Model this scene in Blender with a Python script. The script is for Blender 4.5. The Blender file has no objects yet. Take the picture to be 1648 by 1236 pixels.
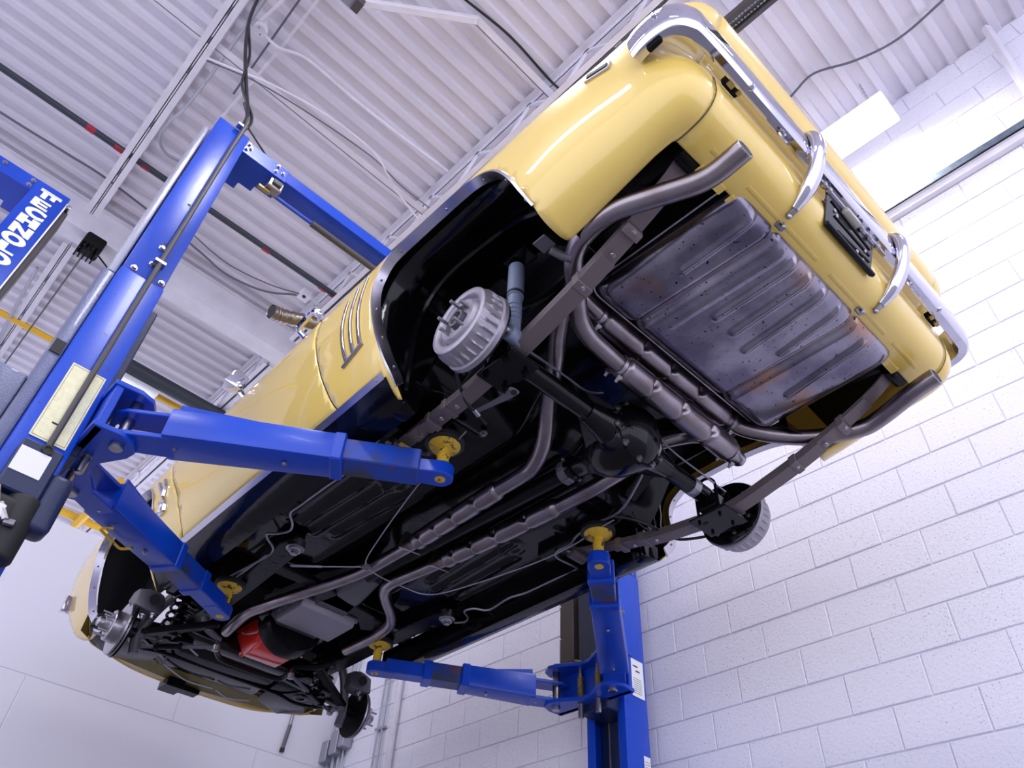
import bpy, bmesh, math, random
from mathutils import Vector, Matrix, geometry
random.seed(7)
S = bpy.context.scene
COL = S.collection
PI = math.pi
Z0 = 2.2            # floor lies 2.2 m below the car's sill line; all coordinates below are relative to the sill
YAW = -0.0177       # the car stands about one degree askew on the lift

# ---------------------------------------------------------------- camera
cam = bpy.data.cameras.new('camera')
cam.sensor_width = 36.0
cam.sensor_fit = 'HORIZONTAL'
cam.lens = 26.873
cam.clip_end = 200
cam_o = bpy.data.objects.new('camera', cam)
COL.objects.link(cam_o)
AX = ((0.713378, -0.699134, 0.047997), (0.510096, 0.471084, -0.719640), (0.480514, 0.537859, 0.692686))  # right, down, forward
CAM_LOC = Vector((-1.8215, -1.3947, -1.9593))
rot = Matrix(((AX[0][0], -AX[1][0], -AX[2][0]), (AX[0][1], -AX[1][1], -AX[2][1]), (AX[0][2], -AX[1][2], -AX[2][2])))
cam_o.matrix_world = Matrix.Translation(CAM_LOC + Vector((0, 0, Z0))) @ rot.to_4x4()
S.camera = cam_o

# ---------------------------------------------------------------- world, exposure
W = bpy.data.worlds.new('world')
S.world = W
W.use_nodes = True
bg = W.node_tree.nodes['Background']
bg.inputs[0].default_value = (0.80, 0.81, 1.0, 1)
bg.inputs[1].default_value = 1.3
S.view_settings.view_transform = 'Standard'
S.view_settings.look = 'None'
S.view_settings.exposure = 0.78
S.view_settings.gamma = 1.0
S.view_settings.use_curve_mapping = False

# strip lamps hung below the roof deck: (x, y centre, z, width, length)
LAMPS = [(1.66, -0.68, 3.30, 0.30, 1.22), (-1.42, -0.35, 3.42, 0.48, 1.22), (0.6, -3.3, 3.40, 0.30, 1.22), (-3.4, -2.9, 3.40, 0.30, 1.22),
         (-4.72, 0.80, 3.42, 0.30, 1.60), (-4.9, 3.7, 3.42, 0.30, 1.22)]  # last one is out of view, added to brighten the partition wall

# ---------------------------------------------------------------- helpers
ORG = {}


def vadd(a, b): return (a[0] + b[0], a[1] + b[1], a[2] + b[2])


def catm(pts, sub=6, closed=False):
    """Catmull-Rom through points"""
    P = [Vector(p) for p in pts]
    n = len(P)
    out = []
    rng = range(n if closed else n - 1)
    for i in rng:
        p1, p2 = P[i], P[(i + 1) % n]
        p0 = P[i - 1] if (closed or i > 0) else p1 * 2 - p2
        p3 = P[(i + 2) % n] if (closed or i + 2 < n) else p2 * 2 - p1
        for k in range(sub):
            t = k / sub
            out.append(0.5 * ((2 * p1) + (p2 - p0) * t + (2 * p0 - 5 * p1 + 4 * p2 - p3) * t * t + (3 * p1 - p0 - 3 * p2 + p3) * t ** 3))
    if not closed:
        out.append(P[-1])
    return out


def rounded(pts, r, sub=5):
    """polyline with its corners rounded by radius r"""
    P = [Vector(p) for p in pts]
    out = [P[0]]
    for i in range(1, len(P) - 1):
        a, b, c = P[i - 1], P[i], P[i + 1]
        u, v = (a - b), (c - b)
        k = min(r, u.length * 0.45, v.length * 0.45)
        s, e = b + u.normalized() * k, b + v.normalized() * k
        for j in range(sub + 1):
            t = j / sub
            out.append(s * (1 - t) ** 2 + b * 2 * t * (1 - t) + e * t * t)
    out.append(P[-1])
    return out


def herm(xs, ys, x):
    """smooth interpolation of a table"""
    n = len(xs)
    if x <= xs[0]: return ys[0]
    if x >= xs[-1]: return ys[-1]
    i = 0
    while x > xs[i + 1]: i += 1
    def m(k):
        if k == 0: return (ys[1] - ys[0]) / (xs[1] - xs[0])
        if k == n - 1: return (ys[-1] - ys[-2]) / (xs[-1] - xs[-2])
        d0 = (ys[k] - ys[k - 1]) / (xs[k] - xs[k - 1]); d1 = (ys[k + 1] - ys[k]) / (xs[k + 1] - xs[k])
        if d0 * d1 <= 0: return 0.0
        return 2 * d0 * d1 / (d0 + d1)
    h = xs[i + 1] - xs[i]
    t = (x - xs[i]) / h
    return (ys[i] * (1 + 2 * t) * (1 - t) ** 2 + m(i) * h * t * (1 - t) ** 2 + ys[i + 1] * t * t * (3 - 2 * t) + m(i + 1) * h * t * t * (t - 1))


class MB:
    def __init__(s):
        s.v = []; s.f = []

    def add(s, v, f):
        o = len(s.v)
        s.v += [tuple(p) for p in v]
        s.f += [tuple(i + o for i in q) for q in f]
        return s

    def box(s, c, d, R=None):
        x, y, z = d[0] / 2, d[1] / 2, d[2] / 2
        vs = [Vector((a, b, e)) for a in (-x, x) for b in (-y, y) for e in (-z, z)]
        if R is not None: vs = [R @ p for p in vs]
        c = Vector(c)
        return s.add([p + c for p in vs], [(0, 1, 3, 2), (4, 6, 7, 5), (0, 4, 5, 1), (2, 3, 7, 6), (0, 2, 6, 4), (1, 5, 7, 3)])

    def bb(s, x0, x1, y0, y1, z0, z1):
        return s.box(((x0 + x1) / 2, (y0 + y1) / 2, (z0 + z1) / 2), (x1 - x0, y1 - y0, z1 - z0))

    def beam(s, p, q, w, h, up=(0, 0, 1), w2=None, h2=None):
        p, q = Vector(p), Vector(q)
        d = (q - p).normalized()
        side = d.cross(Vector(up)).normalized()
        u = side.cross(d).normalized()
        w2 = w if w2 is None else w2; h2 = h if h2 is None else h2
        vs = []
        for c, a, b in ((p, w, h), (q, w2, h2)):
            vs += [c - side * a / 2 - u * b / 2, c + side * a / 2 - u * b / 2, c + side * a / 2 + u * b / 2, c - side * a / 2 + u * b / 2]
        return s.add(vs, [(0, 3, 2, 1), (4, 5, 6, 7), (0, 1, 5, 4), (1, 2, 6, 5), (2, 3, 7, 6), (3, 0, 4, 7)])

    def loft(s, rings, close=True, caps=True, loop=False):
        n = len(rings[0])
        vs = [p for r in rings for p in r]
        fs = []
        m = len(rings)
        for i in range(m if loop else m - 1):
            for j in range(n if close else n - 1):
                a = i * n + j; b = i * n + (j + 1) % n
                c = ((i + 1) % m) * n
                fs.append((a, b, c + (j + 1) % n, c + j))
        if caps and close and not loop:
            fs.append(tuple(range(n - 1, -1, -1)))
            fs.append(tuple((m - 1) * n + j for j in range(n)))
        return s.add(vs, fs)

    def tube(s, path, r, n=10, caps=True, fn=None, flat=1.0, up=None):
        P = [Vector(p) for p in path]
        rr = r if isinstance(r, (list, tuple)) else [r] * len(P)
        T = []
        for i in range(len(P)):
            T.append((P[min(i + 1, len(P) - 1)] - P[max(i - 1, 0)]).normalized())
        ref = Vector(up) if up else (Vector((0, 0, 1)) if abs(T[0].z) < 0.9 else Vector((1, 0, 0)))
        N = (ref - T[0] * ref.dot(T[0])).normalized()
        rings = []
        for i, p in enumerate(P):
            if i:
                if up: N = (ref - T[i] * ref.dot(T[i])).normalized()
                else: N = (N - T[i] * N.dot(T[i])).normalized()
            B = T[i].cross(N)
            ring = []
            for k in range(n):
                a = 2 * PI * k / n
                q = rr[i] * (fn(i / (len(P) - 1), a) if fn else 1)
                ring.append(p + N * math.cos(a) * q * flat + B * math.sin(a) * q)
            rings.append(ring)
        return s.loft(rings, True, caps)

    def sweep(s, path, prof, up=(0, 0, 1), scale=None, caps=True):
        """profile (sideways, up) swept along a path"""
        P = [Vector(p) for p in path]
        U0 = Vector(up)
        rings = []
        for i in range(len(P)):
            t = (P[min(i + 1, len(P) - 1)] - P[max(i - 1, 0)]).normalized()
            sd = t.cross(U0).normalized()
            u = sd.cross(t).normalized()
            k = scale(i / (len(P) - 1)) if scale else 1
            rings.append([P[i] + sd * a * k + u * b * k for a, b in prof])
        return s.loft(rings, True, caps)

    def lathe(s, c, ax, prof, n=24, caps=True, fn=None):
        c = Vector(c); ax = Vector(ax).normalized()
        ref = Vector((0, 0, 1)) if abs(ax.z) < 0.9 else Vector((0, 1, 0))
        N = (ref - ax * ref.dot(ax)).normalized(); B = ax.cross(N)
        rings = []
        for t, r in prof:
            ring = []
            for k in range(n):
                a = 2 * PI * k / n
                q = fn(t, r, a) if fn else r
                ring.append(c + ax * t + N * math.cos(a) * q + B * math.sin(a) * q)
            rings.append(ring)
        return s.loft(rings, True, caps)

    def prism(s, poly, vec):
        n = len(poly)
        a = [Vector(p) for p in poly]; b = [p + Vector(vec) for p in a]
        fs = [tuple(range(n - 1, -1, -1)), tuple(range(n, 2 * n))]
        fs += [(i, (i + 1) % n, n + (i + 1) % n, n + i) for i in range(n)]
        return s.add(a + b, fs)

    def bolt(s, c, ax, r=0.009, h=0.008):
        return s.lathe(c, ax, [(0, r * 1.5), (h * 0.25, r * 1.5), (h * 0.26, r), (h, r * 0.92)], 6)

    def grid(s, nu, nv, fn):
        vs = [fn(i / nu, j / nv) for i in range(nu + 1) for j in range(nv + 1)]
        fs = [(i * (nv + 1) + j, (i + 1) * (nv + 1) + j, (i + 1) * (nv + 1) + j + 1, i * (nv + 1) + j + 1) for i in range(nu) for j in range(nv)]
        return s.add(vs, fs)

    def mirror(s):
        m = MB(); m.v = [(-x, y, z) for x, y, z in s.v]; m.f = [tuple(reversed(f)) for f in s.f]
        return m

    def each(s, name, mat, parent, **kw):
        """every separate piece becomes an object of its own"""
        par = list(range(len(s.v)))
        def find(i):
            while par[i] != i:
                par[i] = par[par[i]]; i = par[i]
            return i
        for f in s.f:
            for k in f[1:]: par[find(k)] = find(f[0])
        gr = {}
        for f in s.f: gr.setdefault(find(f[0]), []).append(f)
        for fs in gr.values():
            ids = sorted({i for f in fs for i in f}); mp = {i: k for k, i in enumerate(ids)}
            b = MB(); b.v = [s.v[i] for i in ids]; b.f = [tuple(mp[i] for i in f) for f in fs]
            b.build(name, mat, parent, **kw)

    def mesh(s, name, mat, org=(0, 0, 0), bevel=0, seg=1, smooth=35):
        me = bpy.data.meshes.new(name)
        me.from_pydata([(x - org[0], y - org[1], z - org[2]) for x, y, z in s.v], [], s.f)
        bm = bmesh.new(); bm.from_mesh(me)
        bmesh.ops.remove_doubles(bm, verts=bm.verts, dist=1e-5)
        bmesh.ops.recalc_face_normals(bm, faces=bm.faces)
        if bevel:
            es = [e for e in bm.edges if len(e.link_faces) == 2 and e.calc_face_angle(0) > 0.6]
            bmesh.ops.bevel(bm, geom=es, offset=bevel, segments=seg, affect='EDGES', profile=0.5, clamp_overlap=True)
        bm.to_mesh(me); bm.free()
        if smooth:
            me.polygons.foreach_set('use_smooth', [True] * len(me.polygons))
            me.set_sharp_from_angle(angle=math.radians(smooth))
        me.materials.append(M[mat] if isinstance(mat, str) else mat)
        return me

    def build(s, name, mat, parent=None, bevel=0, seg=1, smooth=35, solid=0):
        org = ORG.get(parent, (0, 0, 0)) if parent else (0, 0, 0)
        if parent is None and s.v:
            org = (sum(p[0] for p in s.v) / len(s.v), sum(p[1] for p in s.v) / len(s.v), min(p[2] for p in s.v))
        o = bpy.data.objects.new(name, s.mesh(name, mat, org, bevel, seg, smooth))
        COL.objects.link(o)
        if parent:
            o.parent = parent; ORG[o] = org
        else:
            o.location = (org[0], org[1], org[2] + Z0); ORG[o] = org
        if solid:
            md = o.modifiers.new('thickness', 'SOLIDIFY'); md.thickness = solid; md.offset = -1
        return o


def tag(o, label, cat, group=None, kind=None):
    if label: o['label'] = label
    if cat: o['category'] = cat
    if group: o['group'] = group
    if kind: o['kind'] = kind
    return o


def struct(o, label=None, cat=None):
    o['kind'] = 'structure'
    if label: o['label'] = label
    if cat: o['category'] = cat
    return o


def thing(name, base, label, cat, group=None, rz=0):
    o = bpy.data.objects.new(name, None)
    o.empty_display_size = 0.1
    COL.objects.link(o)
    c, s_ = math.cos(rz), math.sin(rz)
    o.location = (base[0] * c - base[1] * s_, base[0] * s_ + base[1] * c, base[2] + Z0)
    o.rotation_euler = (0, 0, rz)
    ORG[o] = base
    return tag(o, label, cat, group)


# ---------------------------------------------------------------- materials
M = {}


def mat(name, col, rough=0.5, metal=0.0, coat=0.0, noise=None, bump=None, spec=0.5, emit=None, trans=0):
    """noise = (scale, colour2, low, high[, detail]); bump = (scale, strength)"""
    m = bpy.data.materials.new(name); m.use_nodes = True
    nt = m.node_tree; b = nt.nodes['Principled BSDF']
    b.inputs['Base Color'].default_value = (*col, 1)
    b.inputs['Roughness'].default_value = rough
    b.inputs['Metallic'].default_value = metal
    b.inputs['Specular IOR Level'].default_value = spec
    b.inputs['Coat Weight'].default_value = coat
    b.inputs['Coat Roughness'].default_value = 0.03
    b.inputs['Transmission Weight'].default_value = trans
    if emit:
        b.inputs['Emission Color'].default_value = (*emit[0], 1); b.inputs['Emission Strength'].default_value = emit[1]
    tc = nt.nodes.new('ShaderNodeTexCoord')
    for k, nz in enumerate([noise] if (noise and not isinstance(noise, list)) else (noise or [])):
        n = nt.nodes.new('ShaderNodeTexNoise'); n.inputs['Scale'].default_value = nz[0]; n.inputs['Detail'].default_value = nz[4] if len(nz) > 4 else 4
        nt.links.new(tc.outputs['Object'], n.inputs['Vector'])
        r = nt.nodes.new('ShaderNodeValToRGB')
        r.color_ramp.elements[0].position = nz[2]; r.color_ramp.elements[1].position = nz[3]
        nt.links.new(n.outputs['Fac'], r.inputs['Fac'])
        x = nt.nodes.new('ShaderNodeMix'); x.data_type = 'RGBA'
        src = b.inputs['Base Color'].links[0].from_socket if b.inputs['Base Color'].is_linked else None
        if src: nt.links.new(src, x.inputs['A'])
        else: x.inputs['A'].default_value = (*col, 1)
        x.inputs['B'].default_value = (*nz[1], 1)
        nt.links.new(r.outputs['Color'], x.inputs['Factor'])
        nt.links.new(x.outputs['Result'], b.inputs['Base Color'])
    if bump:
        n = nt.nodes.new('ShaderNodeTexNoise'); n.inputs['Scale'].default_value = bump[0]; n.inputs['Detail'].default_value = 3
        nt.links.new(tc.outputs['Object'], n.inputs['Vector'])
        bp = nt.nodes.new('ShaderNodeBump'); bp.inputs['Strength'].default_value = bump[1]; bp.inputs['Distance'].default_value = 0.004
        nt.links.new(n.outputs['Fac'], bp.inputs['Height']); nt.links.new(bp.outputs['Normal'], b.inputs['Normal'])
    M[name] = m
    return m


mat('yellow', (0.90, 0.645, 0.14), 0.32, 0, 0.9, spec=0.5)
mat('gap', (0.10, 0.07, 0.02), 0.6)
mat('black', (0.0022, 0.0022, 0.003), 0.12, 0, 0.08, spec=0.26, bump=(14, 0.25), noise=(3.0, (0.005, 0.0045, 0.007), 0.45, 0.75))
mat('satin', (0.005, 0.005, 0.0065), 0.26, spec=0.18, bump=(60, 0.2))
mat('flat_black', (0.005, 0.005, 0.006), 0.75, spec=0.2, bump=(120, 0.3))
mat('chrome', (0.64, 0.63, 0.70), 0.05, 1.0)
mat('trim', (0.55, 0.53, 0.60), 0.24, 1.0)
mat('exhaust', (0.34, 0.30, 0.315), 0.28, 1.0, noise=(9, (0.25, 0.21, 0.21), 0.4, 0.7), bump=(40, 0.12))
mat('spring', (0.17, 0.138, 0.14), 0.45, 0.35, bump=(200, 0.15))
mat('tank', (0.36, 0.335, 0.39), 0.22, 0.95, noise=[(4.0, (0.17, 0.155, 0.21), 0.42, 0.62), (3.1, (0.40, 0.22, 0.12), 0.60, 0.74), (70, (0.015, 0.015, 0.025), 0.655, 0.69)], bump=(30, 0.1))
mat('drum', (0.36, 0.335, 0.37), 0.42, 0.7, bump=(90, 0.25))
mat('castgrey', (0.15, 0.145, 0.16), 0.5, 0.5, bump=(70, 0.3))
mat('steel', (0.46, 0.44, 0.46), 0.3, 1.0, noise=(20, (0.33, 0.31, 0.33), 0.4, 0.7))
mat('shock', (0.23, 0.27, 0.37), 0.38, 0.15)
mat('panmetal', (0.33, 0.30, 0.34), 0.5, 0.4, bump=(260, 0.2))
mat('red', (0.85, 0.03, 0.018), 0.22, 0, 0.6)
mat('redtape', (0.35, 0.012, 0.03), 0.5)
mat('brassy', (0.45, 0.33, 0.12), 0.4, 0.7)
mat('olive', (0.17, 0.13, 0.02), 0.5)
mat('line', (0.42, 0.41, 0.46), 0.35, 0.8)
mat('cable_black', (0.006, 0.006, 0.008), 0.4)
mat('cable_grey', (0.11, 0.115, 0.14), 0.5)
mat('glass', (0.02, 0.02, 0.03), 0.05, spec=0.6)
mat('blue', (0.003, 0.060, 0.52), 0.29, 0, 0.05, spec=0.5, bump=(320, 0.1), noise=(2.2, (0.002, 0.042, 0.40), 0.4, 0.7))
mat('blue_worn', (0.003, 0.060, 0.52), 0.32, 0, 0.05, spec=0.4, noise=[(240, (0.35, 0.42, 0.75), 0.70, 0.76), (40, (0.005, 0.03, 0.2), 0.66, 0.74)])
mat('blue_grime', (0.004, 0.050, 0.40), 0.38, 0, 0, noise=[(7, (0.035, 0.045, 0.075), 0.46, 0.60), (9, (0.12, 0.05, 0.025), 0.58, 0.68)])
mat('hammer', (0.12, 0.135, 0.23), 0.34, 0.2, 0.2, bump=(150, 0.5), noise=(500, (0.3, 0.33, 0.5), 0.72, 0.78))
mat('silver_cover', (0.36, 0.36, 0.42), 0.36, 0.5, bump=(150, 0.3))
mat('charcoal', (0.060, 0.052, 0.056), 0.5, bump=(200, 0.3))
mat('navy', (0.012, 0.022, 0.075), 0.4, bump=(90, 0.3))
mat('pad_yellow', (0.72, 0.45, 0.03), 0.5, noise=[(30, (0.06, 0.04, 0.02), 0.56, 0.64)])
mat('rubber', (0.012, 0.012, 0.014), 0.6)
mat('white_label', (0.85, 0.85, 0.86), 0.5)
mat('ink', (0.012, 0.012, 0.016), 0.6)
mat('ceil', (0.71, 0.685, 0.755), 0.55, noise=(0.9, (0.66, 0.635, 0.71), 0.35, 0.7))
mat('steelwhite', (0.74, 0.72, 0.785), 0.45, noise=(5, (0.66, 0.64, 0.70), 0.4, 0.7))
mat('wallpanel', (0.85, 0.84, 0.91), 0.6, bump=(400, 0.08))
mat('floor', (0.27, 0.265, 0.29), 0.3, noise=(2, (0.21, 0.205, 0.23), 0.35, 0.7))
mat('conduit', (0.40, 0.42, 0.47), 0.4, 0.6)
mat('pipe_dark', (0.028, 0.036, 0.048), 0.5)
mat('gas_yellow', (0.80, 0.46, 0.02), 0.45)
mat('galv', (0.17, 0.21, 0.26), 0.4, 0.5, noise=(30, (0.12, 0.15, 0.2), 0.4, 0.6))
mat('hosemetal', (0.26, 0.22, 0.18), 0.3, 0.95)
mat('lamp_white', (0.8, 0.8, 0.84), 0.4)
mat('lamp_glow', (0.9, 0.9, 0.95), 0.5, emit=((0.96, 0.96, 1.0), 20.0))
mat('lens', (0.75, 0.7, 0.6), 0.15, trans=0.3)


def block_mat():
    m = mat('block', (0.83, 0.82, 0.91), 0.62)
    nt = m.node_tree; b = nt.nodes['Principled BSDF']
    g = nt.nodes.new('ShaderNodeNewGeometry')
    sp = nt.nodes.new('ShaderNodeTexNoise'); sp.inputs['Scale'].default_value = 130; sp.inputs['Detail'].default_value = 2
    nt.links.new(g.outputs['Position'], sp.inputs['Vector'])
    mp = nt.nodes.new('ShaderNodeTexNoise'); mp.inputs['Scale'].default_value = 0.9
    nt.links.new(g.outputs['Position'], mp.inputs['Vector'])
    ad = nt.nodes.new('ShaderNodeMath'); ad.operation = 'MULTIPLY_ADD'; ad.inputs[1].default_value = 0.16
    nt.links.new(mp.outputs['Fac'], ad.inputs[0]); nt.links.new(sp.outputs['Fac'], ad.inputs[2])
    r = nt.nodes.new('ShaderNodeValToRGB')
    r.color_ramp.elements[0].position = 0.735; r.color_ramp.elements[0].color = (0, 0, 0, 1)
    r.color_ramp.elements[1].position = 0.79; r.color_ramp.elements[1].color = (1, 1, 1, 1)
    nt.links.new(ad.outputs[0], r.inputs['Fac'])
    x = nt.nodes.new('ShaderNodeMix'); x.data_type = 'RGBA'
    x.inputs['A'].default_value = (0.83, 0.82, 0.91, 1); x.inputs['B'].default_value = (0.30, 0.29, 0.36, 1)
    nt.links.new(r.outputs['Color'], x.inputs['Factor']); nt.links.new(x.outputs['Result'], b.inputs['Base Color'])
    bp = nt.nodes.new('ShaderNodeBump'); bp.inputs['Strength'].default_value = 0.6; bp.inputs['Distance'].default_value = 0.004
    n2 = nt.nodes.new('ShaderNodeTexNoise'); n2.inputs['Scale'].default_value = 60; n2.inputs['Detail'].default_value = 4
    nt.links.new(g.outputs['Position'], n2.inputs['Vector'])
    nt.links.new(n2.outputs['Fac'], bp.inputs['Height']); nt.links.new(bp.outputs['Normal'], b.inputs['Normal'])


block_mat()


def label_mat():
    """cream decal with fine lines of print"""
    m = mat('decal', (0.86, 0.82, 0.50), 0.45)
    nt = m.node_tree; b = nt.nodes['Principled BSDF']
    tc = nt.nodes.new('ShaderNodeTexCoord')
    w = nt.nodes.new('ShaderNodeTexWave'); w.wave_type = 'BANDS'; w.bands_direction = 'Z'; w.inputs['Scale'].default_value = 38
    nt.links.new(tc.outputs['Object'], w.inputs['Vector'])
    n = nt.nodes.new('ShaderNodeTexNoise'); n.inputs['Scale'].default_value = 45
    nt.links.new(tc.outputs['Object'], n.inputs['Vector'])
    a = nt.nodes.new('ShaderNodeMath'); a.operation = 'MULTIPLY'
    nt.links.new(w.outputs['Fac'], a.inputs[0]); nt.links.new(n.outputs['Fac'], a.inputs[1])
    r = nt.nodes.new('ShaderNodeValToRGB'); r.color_ramp.elements[0].position = 0.40; r.color_ramp.elements[1].position = 0.52
    nt.links.new(a.outputs[0], r.inputs['Fac'])
    x = nt.nodes.new('ShaderNodeMix'); x.data_type = 'RGBA'
    x.inputs['A'].default_value = (0.88, 0.85, 0.55, 1); x.inputs['B'].default_value = (0.70, 0.66, 0.40, 1)
    nt.links.new(r.outputs['Color'], x.inputs['Factor']); nt.links.new(x.outputs['Result'], b.inputs['Base Color'])


label_mat()

# ================================================================ THE ROOM
DECK = 3.80
struct(MB().bb(-8, 2.2, -6, 14, -2.3, -2.2).build('floor', 'floor', smooth=0), 'smooth grey concrete workshop floor', 'floor')


def deck():
    b = MB(); P = 0.1553; y = -1.293 - P * 30
    pts = []
    while y < 14:
        pts += [(y - 0.026, DECK), (y + 0.026, DECK), (y + 0.038, DECK + 0.036), (y + P - 0.038, DECK + 0.036)]
        y += P
    n = len(pts)
    b.add([(-8, a, c) for a, c in pts] + [(2.1, a, c) for a, c in pts], [(i, i + 1, n + i + 1, n + i) for i in range(n - 1)])
    return b


cl = struct(deck().build('ceiling', 'ceil', smooth=0), 'white painted corrugated metal roof deck', 'ceiling')
md = cl.modifiers.new('thickness', 'SOLIDIFY'); md.thickness = 0.003; md.offset = 1

# right wall: painted concrete blocks on a mortar backing
XW = 2.0
wall = struct(MB().bb(XW + 0.009, XW + 0.2, -6, 5.12, -2.2, DECK + 0.06).build('wall_right', 'wallpanel', smooth=0), 'white painted concrete block wall', 'wall')
CH, CL = 0.2037, 0.3945
bme = MB().box((0.02, 0, 0), (0.04, CL - 0.0045, CH - 0.008)).mesh('block', 'block', bevel=0.0032)
hme = MB().box((0.02, 0, 0), (0.04, CL / 2 - 0.006, CH - 0.006)).mesh('block', 'block', bevel=0.004)


def project(p):
    d = Vector(p) - CAM_LOC
    z = d.dot(Vector(AX[2]))
    if z < 0.1: return None
    return (824 + 1230.18 * d.dot(Vector(AX[0])) / z, 618 + 1230.18 * d.dot(Vector(AX[1])) / z, z)


blocks = []
for k in range(-10, 19):
    z = -0.048 + CH * (k + 0.5)
    if z - CH / 2 < -2.2: continue
    off = 0.02 + (0 if (k % 2) == 1 else CL / 2)     # joints of one course sit over the middles of the next
    for j in range(-15, 13):
        y = off + CL * (j + 0.5)
        if y - CL / 2 < -5.9: continue
        if y + CL / 2 > 5.02: continue
        q = project((XW, y, z))
        vis = 0.0
        if q and -60 < q[0] < 1708 and -60 < q[1] < 1296:
            vis = 1 / q[2] ** 2 * (1.0 if not (200 < q[0] < 1000 and q[1] < 900) else 0.01)
        blocks.append((vis, y, z))
blocks.sort(reverse=True)
w0 = ORG[wall]
rest = MB()
for i, (vis, y, z) in enumerate(blocks):
    dx = random.uniform(-0.0018, 0.0018)
    if i < 300 and vis > 0:
        o = bpy.data.objects.new('block', bme); COL.objects.link(o); o.parent = wall
        o.location = (XW + dx - w0[0], y - w0[1], z - w0[2])
    else:
        rest.box((XW + dx + 0.02, y, z), (0.04, CL - 0.006, CH - 0.006))
ro = rest.build('block_field', 'block', wall, smooth=0); ro['kind'] = 'stuff'

# front wall: low partition of large smooth panels
fw = struct(MB().bb(-7.9, XW, 5.006, 5.12, -2.2, 1.335).build('wall_front', 'wallpanel', smooth=0), 'white panelled partition wall in front of the car', 'wall')
for xs, z0, z1 in (((-7.9, -5.4, -3.0, -0.6, 1.3, 1.99), -2.2, 0.176), ((-7.9, -5.6, -2.6, 0.53, 1.99), 0.184, 1.345)):
    for a, b_ in zip(xs[:-1], xs[1:]):
        MB().bb(a + 0.004, b_ - 0.004, 5.0, 5.03, z0, z1).build('panel', 'wallpanel', fw, bevel=0.002)
struct(MB().bb(-8, 2.2, 13.8, 13.95, -2.2, 3.9).build('wall_back', 'wallpanel', smooth=0), 'far white wall beyond the partition', 'wall')


# open web steel joists
def joist(x, y0, y1, label, zb=3.42, slope_end=None):
    t = thing('steel_joist', (x, (y0 + y1) / 2, zb), label, 'joist', 'open web steel joists under the roof deck')
    for sx in (-1, 1):
        m = MB()
        xa, xb = x + sx * 0.005, x + sx * 0.056
        m.bb(min(xa, xb), max(xa, xb), y0, y1, zb, zb + 0.006)
        m.bb(min(xa, xa + sx * 0.006), max(xa, xa + sx * 0.006), y0, y1, zb, zb + 0.045)
        m.build('bottom_chord', 'steelwhite', t, smooth=0)
        m = MB()
        m.bb(min(xa, xb), max(xa, xb), y0 - 0.1, y1 + 0.18, DECK - 0.012, DECK - 0.005)
        m.bb(min(xa, xa + sx * 0.006), max(xa, xa + sx * 0.006), y0 - 0.1, y1 + 0.18, DECK - 0.055, DECK - 0.006)
        m.build('top_chord', 'steelwhite', t, smooth=0)
    st = 0.30; y = y0; up = True
    while y + st <= y1 + 0.01:
        a, b_ = (zb + 0.02, DECK - 0.03) if up else (DECK - 0.03, zb + 0.02)
        MB().beam((x, y, a), (x, y + st, b_), 0.022, 0.022).build('web_bar', 'steelwhite', t, smooth=0)
        y += st; up = not up
    y = y0 + 0.6
    while y < y1:
        MB().bb(x - 0.012, x + 0.012, y, y + 0.06, zb + 0.003, zb + 0.04).build('spacer', 'steelwhite', t, smooth=0)
        y += 1.2
    return t


joist(-1.99, -3.2, 3.93, 'white steel joist passing just left of the near blue column, ending at the girder')
joist(-1.99, 4.40, 11.0, 'white steel joist beyond the girder, left of the near blue column')
joist(0.04, -3.2, 3.93, 'white steel joist running directly above the yellow car')
joist(0.04, 4.40, 11.0, 'white steel joist beyond the girder, seen past the car door mirror')
joist(-4.05, -3.2, 3.93, 'white steel joist far left, above the neighbouring lift')

g = thing('roof_girder', (-2, 4.2, 3.38), 'wide white roof girder crossing behind the blue columns', 'girder')
MB().bb(-8, 2.0, 4.11, 4.305, 3.38, 3.395).build('bottom_flange', 'steelwhite', g, smooth=0)
MB().bb(-8, 2.0, 4.115, 4.125, 3.395, 3.70).build('web', 'steelwhite', g, smooth=0)
MB().bb(-8, 2.0, 4.08, 4.33, 3.70, 3.712).build('top_flange', 'steelwhite', g, smooth=0)


def run(name, pts, r, m, label, cat, group=None, sub=0, n=8):
    p = catm(pts, sub) if sub else pts
    return tag(MB().tube(p, r, n).build(name, m), label, cat, group)


# bridging bars between joists
for i, (y, z, lab) in enumerate(((1.87, 3.445, 'white angle bar bridging the joists above the near blue column'), (0.50, 3.70, 'white angle bar bridging the joists at the top of the picture'))):
    m = MB(); x0, x1 = ((-7.9, 0.04), (-0.72, 0.95))[i]
    m.bb(x0, x1, y - 0.03, y + 0.03, z, z + 0.006); m.bb(x0, x1, y + 0.024, y + 0.03, z, z + 0.05)
    tag(m.build('bridging_bar', 'steelwhite', smooth=0), lab, 'steel bar', 'bridging bars')
# diagonal brace with clamp box at the top of the picture
t = thing('ceiling_bracket', (-1.3, 0.8, 3.45), 'white arm with a small grey bracket box at the top edge', 'bracket')
MB().beam((-1.40, 0.93, 3.50), (-0.70, 0.50, 3.70), 0.05, 0.05).build('arm', 'steelwhite', t, bevel=0.004)
MB().bb(-1.50, -1.40, 0.88, 0.97, 3.42, 3.50).build('box', 'silver_cover', t, bevel=0.005)
MB().bb(-1.42, -1.36, 0.86, 0.95, 3.38, 3.45).build('socket', 'charcoal', t, bevel=0.004)

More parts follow.
